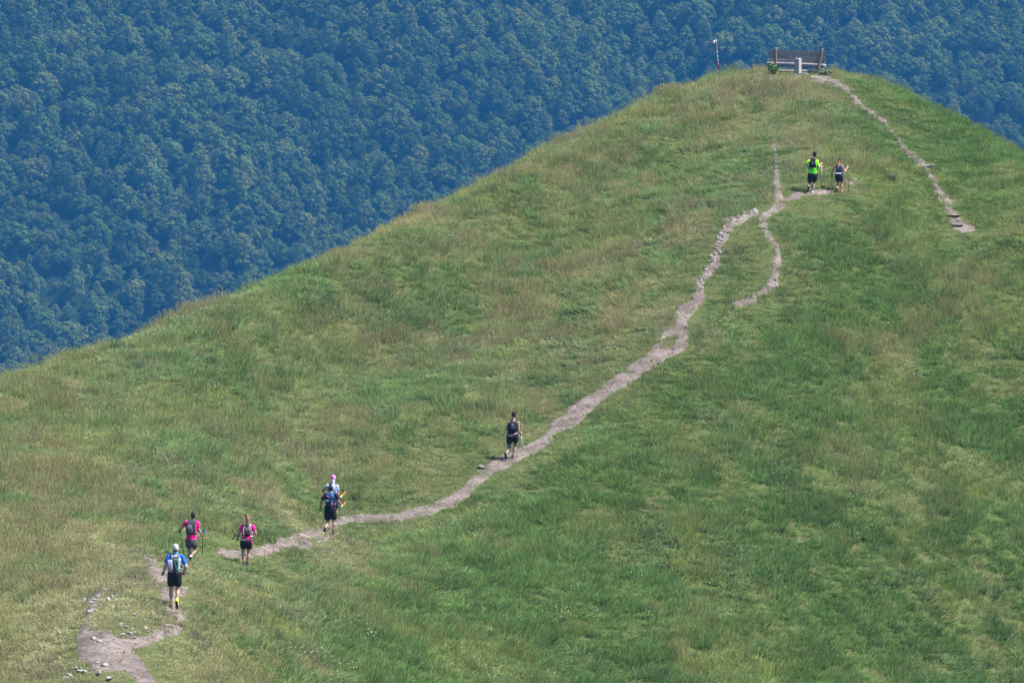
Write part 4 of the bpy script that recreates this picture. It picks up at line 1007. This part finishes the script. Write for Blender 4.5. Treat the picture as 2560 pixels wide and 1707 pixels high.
backpack(F, 'blue backpack with coral red piping on the hiker in black', [(545, 620, 745, .4), (580, 605, 745, .9), (660, 585, 740, 1.05), (750, 580, 735, 1.05), (800, 590, 720, .8), (815, 610, 700, .4)], .15, fab('deep blue pack', (.012, .045, .14)), fab('bright blue strap', (.03, .14, .42)), .125,
         [('blue_panel', [(560, 690, 738, .6), (620, 672, 738, 1), (690, 680, 728, .7)], .045, fab('bright blue strap', (.03, .14, .42)))],
         [('piping', [(605, 600), (640, 622), (695, 640), (700, 720), (690, 780)], .013, rd), ('piping', [(700, 735), (718, 760), (715, 795)], .013, rd), ('trim', [(612, 705), (640, 690)], .018, fab('pale blue badge', (.35, .55, .75)))])
trekking_pole(F, 'slim pole with a yellow basket in the left hand of the hiker in black', F.wrL + Vector((-.01, .03, .0)), F.p(462, 1000, .40), m_carbon, m_grip, .10, m_tipend=fab('yellow tip', (.68, .70, .08)))
m_or = fab('orange grip', (.80, .17, .05)); m_ye = fab('yellow tip', (.68, .70, .08))
trekking_pole(F, 'orange and yellow pole handle held by the hiker in black', F.p(965, 768, .34), F.p(845, 870, .02), fab('pale yellow shaft', (.74, .68, .40)), m_or, .20, m_low=m_carbon, low=.72, basket=False, r=.019)

# ---- the walker with the pink cap, half hidden
F = Figure(834, 1303, c4, 'person in a pink cap with a white neck cloth and pale blue shirt, half hidden', .97, .97)
F.set(head=(735, 275, .05), neck=(730, 370, .02), shL=(620, 425, .0), shR=(808, 430, .0), elL=(520, 515, .05), elR=(826, 590, .0), wrL=(560, 570, .25), wrR=(858, 655, .12),
      hipL=(680, 720, 0), hipR=(780, 720, 0), knL=(680, 930, .06), knR=(780, 920, .06), anL=(690, 1080, -.05), anR=(770, 1085, .08))
F.feet = [foot(F.anL, F.anL + Vector((0, .17, -.06)), (0, .05, 1)), foot(F.anR, F.anR + Vector((0, .17, -.06)), (0, .05, 1))]
F.body(m_skin2); F.shirt(fab('pale blue shirt', (.32, .40, .55), .08), 0, .40); F.shorts(m_dgrey, .5, .1); F.socks(m_dgrey, .12); F.shoes(m_dgrey, m_solo)
cp = F.cap(fab('pink bandana', (.66, .20, .55), .25), low=-.075, brim=False, big=1.12)
bm = bmesh.new(); tube(bm, [F.p(735, 320, -.085), F.p(728, 380, -.10), F.p(722, 440, -.155), F.p(735, 480, -.17)], [.058, .066, .066, .05], 12); link('neck_cloth', remesh('neck_cloth', bm, .012, 2), fab('lilac white cloth', (.40, .40, .56), .08), F.root)
backpack(F, 'blue backpack of the pink-capped hiker, mostly hidden', [(440, 660, 790, .4), (480, 640, 800, 1), (600, 640, 800, 1), (650, 660, 790, .5)], .12, fab('blue pack', (.12, .17, .36)), fab('blue pack', (.12, .17, .36)), .12)
trekking_pole(F, 'orange and yellow pole handle held by the pink-capped hiker', F.p(965, 558, .40), F.p(842, 680, .06), fab('pale yellow shaft', (.74, .68, .40)), m_or, .24, m_low=m_carbon, low=.85, basket=False, r=.019)

# ---- the man alone in the middle of the slope
c3 = (1160, 980, 8.252)
F = Figure(1281, 1149, c3, 'person in a black tank top and layered shorts walking alone, poles crossed', 1.02, 1.0)
F.set(head=(1030, 465, .04), neck=(1035, 560, .02), shL=(922, 620, .0), shR=(1122, 628, .0), elL=(880, 770, .02), elR=(1124, 790, -.03), wrL=(925, 800, .24), wrR=(1166, 862, .14),
      hipL=(942, 905, 0), hipR=(1058, 905, 0), knL=(930, 1150, .10), knR=(1062, 1110, .12), anL=(856, 1275, -.22), anR=(1006, 1340, .05))
F.feet = [foot(F.anL, F.anL + Vector((.02, .03, -.19)), (0, .98, .1)), foot(F.anR, F.anR + Vector((.02, .17, -.06)), (0, .05, 1))]
F.body(m_skin2); F.shirt(m_black, .0, 0); F.shorts(fab('black shorts with navy sheen', (.012, .014, .028)), .46, .08, .02); F.liner(fab('mauve legging', (.20, .17, .22)), .40, .95)
F.hair(fab('dark brown hair', (.035, .024, .022))); F.socks(m_dgrey, .10); F.shoes(fab('dark shoe with pale toe', (.06, .055, .065)), m_solo)
bm = bmesh.new(); tube(bm, [F.p(915, 885, -.13), F.p(965, 890, -.155), F.p(1040, 862, -.15), F.p(1100, 832, -.11)], [.035, .05, .035, .03], 10); link('waist_cloth', remesh('waist_cloth', bm, .012, 2), fab('dusty pink cloth', (.42, .27, .30)), F.root)
backpack(F, 'small black backpack with a pale emblem on the lone hiker', [(595, 950, 1060, .4), (630, 938, 1085, .9), (720, 930, 1090, 1), (790, 930, 1080, 1), (825, 955, 1055, .5)], .13, m_black, m_black, .12,
         [('dark_blue_panel', [(680, 960, 1060, .6), (740, 955, 1062, 1), (800, 965, 1050, .6)], .035, fab('ink blue', (.018, .028, .045)))], [('emblem', [(980, 645), (1000, 652), (1015, 662)], .012, fab('pale grey emblem', (.5, .52, .56)))])
trekking_pole(F, 'white pole with an orange grip in the right hand of the lone hiker', F.p(1208, 665, .10), F.p(1140, 1175, .20), m_alu, fab('apricot grip', (.78, .48, .18)), .28, r=.014, basket=False)
trekking_pole(F, 'white pole without coloured grip crossing the other one of the lone hiker', F.p(1172, 830, .10), F.p(1212, 1185, .20), m_alu, m_grip, .14, r=.014, basket=False)

# ---- the man in neon green
c2 = (1960, 340, 7.84)
F = Figure(2031, 484, c2, 'person in a neon green shirt with a black running vest near the summit', 1.03, 1.03)
F.set(head=(602, 362, .04), neck=(590, 440, .02), shL=(485, 500, .0), shR=(648, 500, .0), elL=(432, 565, .0), elR=(672, 622, .02), wrL=(478, 575, .24), wrR=(732, 555, .22),
      hipL=(520, 765, 0), hipR=(605, 765, 0), knL=(505, 930, .12), knR=(590, 920, .10), anL=(470, 1005, -.20), anR=(558, 1090, .03))
F.feet = [foot(F.anL, F.anL + Vector((-.02, .04, -.18)), (0, .95, .2)), foot(F.anR, F.anR + Vector((.03, .17, -.06)), (0, .05, 1))]
gr = fab('neon green', (.13, .78, .035), .1)
F.body(m_skin); F.shirt(gr, .02, .62, m_sleeve=fab('neon yellow green', (.42, .85, .03), .1)); F.shorts(fab('black plum shorts', (.022, .016, .028)), .55, .12, .025); F.liner(m_dgrey, .5, .8)
F.hair(fab('near black hair', (.022, .016, .020))); F.socks(m_dgrey, .10); F.shoes(fab('pale teal shoe', (.42, .60, .60)), m_solo)
backpack(F, 'black running vest pack on the neon green shirt', [(435, 515, 600, .5), (480, 508, 600, .9), (560, 490, 625, 1), (612, 480, 640, .9), (622, 485, 636, .5)], .09, m_black, m_black, .125, [('mesh_pocket', [(500, 525, 575, .6), (560, 520, 580, 1), (600, 515, 585, .6)], .035, fab('dark slate mesh', (.03, .035, .045)))])
trekking_pole(F, 'pale pole with a dark lower end planted by the neon green hiker', F.p(742, 535, .27), F.p(738, 1070, .30), m_alu, m_grip, .12, m_low=m_carbon, low=.66, r=.016)

# ---- the woman in navy
F = Figure(2098, 482, c2, 'person in a dark cap and navy tank top with a ponytail near the summit', .89, .92)
F.set(head=(1090, 487, .04), neck=(1095, 555, .02), shL=(1030, 590, .0), shR=(1136, 595, .0), elL=(972, 640, .03), elR=(1186, 708, .02), wrL=(948, 722, .20), wrR=(1244, 622, .20),
      hipL=(1045, 790, 0), hipR=(1112, 790, 0), knL=(1060, 945, .14), knR=(1138, 945, .05), anL=(1030, 1035, -.16), anR=(1124, 1085, .0))
F.feet = [foot(F.anL, F.anL + Vector((0, .03, -.18)), (0, .95, .2)), foot(F.anR, F.anR + Vector((0, .17, -.06)), (0, .05, 1))]
F.body(m_skin2); F.shirt(fab('navy tank top', NAVY), .0, 0); F.shorts(fab('plum black shorts', (.020, .016, .035)), .46, .18, .015)
F.cap(fab('dark navy cap', (.022, .025, .045)), low=-.03, face=-.2); F.hair(fab('copper hair', (.21, .095, .045)), tail=[(1062, 545, -.14), (1048, 600, -.19), (1050, 640, -.20)], rt=.036, under=True); F.socks(fab('coral sock', (.55, .20, .14)), .12); F.shoes(fab('coral shoe', (.52, .17, .12)), m_solo)
backpack(F, 'navy vest pack with a pale hem band on the hiker in the dark cap', [(575, 1055, 1120, .5), (610, 1035, 1125, .9), (680, 1015, 1125, 1), (715, 1010, 1120, .6)], .08, fab('navy pack', (.02, .04, .12)), fab('navy pack', (.02, .04, .12)), .105, [('hem_band', [(722, 1008, 1118, .8), (735, 1006, 1118, 1), (748, 1008, 1116, .8)], .10, fab('pale blue band', (.42, .50, .62)))])
trekking_pole(F, 'dark pole in the lowered left hand of the navy-clad hiker', F.p(944, 742, .24), F.p(950, 1100, .26), m_carbon, m_grip, .12, r=.013, strap=m_dgrey)
trekking_pole(F, 'dark pole in the raised right hand of the navy-clad hiker', F.p(1256, 610, .25), F.p(1272, 1090, .28), m_carbon, m_grip, .12, r=.012)
ZLO, ZHI = -442.0, 300.0
HAZE_COL = (0.05, 0.29, 0.72, 1.0); HAZE_DENS = 0.000078
SKY = 0.085; SUN = 5.0; EXPO = 1.56
# ================================================================== AIR, LIGHT, CAMERA
bm = bmesh.new()
bmesh.ops.create_cube(bm, size=1.0, matrix=Matrix.Translation((0, 1400, (ZLO + ZHI) / 2)) @ Matrix.Diagonal((3600, 3900, ZHI - ZLO, 1)))
m_haze = bpy.data.materials.new('hazy air'); m_haze.use_nodes = True; nt = m_haze.node_tree; nt.nodes.clear()
out = nt.nodes.new('ShaderNodeOutputMaterial'); pv = nt.nodes.new('ShaderNodeVolumePrincipled')
pv.inputs['Color'].default_value = HAZE_COL; pv.inputs['Density'].default_value = HAZE_DENS; pv.inputs['Anisotropy'].default_value = 0.0
nt.links.new(pv.outputs[0], out.inputs['Volume'])
tag(link('haze', bm_mesh('haze', bm, False), m_haze), 'thin blue air between the hill and the far woods', None, kind='stuff')

EL, AZ = R(57), R(99)
w = bpy.data.worlds.new('World'); SC.world = w; w.use_nodes = True
nt = w.node_tree; bg = nt.nodes['Background']; sky = nt.nodes.new('ShaderNodeTexSky'); sky.sky_type = 'NISHITA'
sky.sun_disc = False; sky.sun_elevation = EL; sky.sun_rotation = AZ
nt.links.new(sky.outputs[0], bg.inputs[0]); bg.inputs[1].default_value = SKY
ld = bpy.data.lights.new('sun', 'SUN'); ld.energy = SUN; ld.angle = R(.53); ld.color = (1.0, .955, .88)
lo = bpy.data.objects.new('sun', ld); COL.objects.link(lo)
sd = Vector((math.sin(AZ) * math.cos(EL), math.cos(AZ) * math.cos(EL), math.sin(EL)))
lo.rotation_euler = sd.to_track_quat('Z', 'Y').to_euler(); lo.location = (60, 200, 200)

cd = bpy.data.cameras.new('camera'); co = bpy.data.objects.new('camera', cd); COL.objects.link(co)
co.location = CAM; co.rotation_euler = (math.pi / 2 + PITCH, 0, 0); cd.sensor_width = 36.0; cd.lens = PF * 36.0 / 2560.0
cd.clip_start = 1.0; cd.clip_end = 9000.0
SC.camera = co
vs = SC.view_settings; vs.view_transform = 'Standard'; vs.look = 'None'; vs.exposure = EXPO; vs.gamma = 1.0
SC.cycles.use_denoising = True; SC.cycles.max_bounces = 6; SC.cycles.diffuse_bounces = 3; SC.cycles.transmission_bounces = 3; SC.cycles.volume_bounces = 0
SC.cycles.use_adaptive_sampling = True; SC.cycles.adaptive_threshold = 0.01
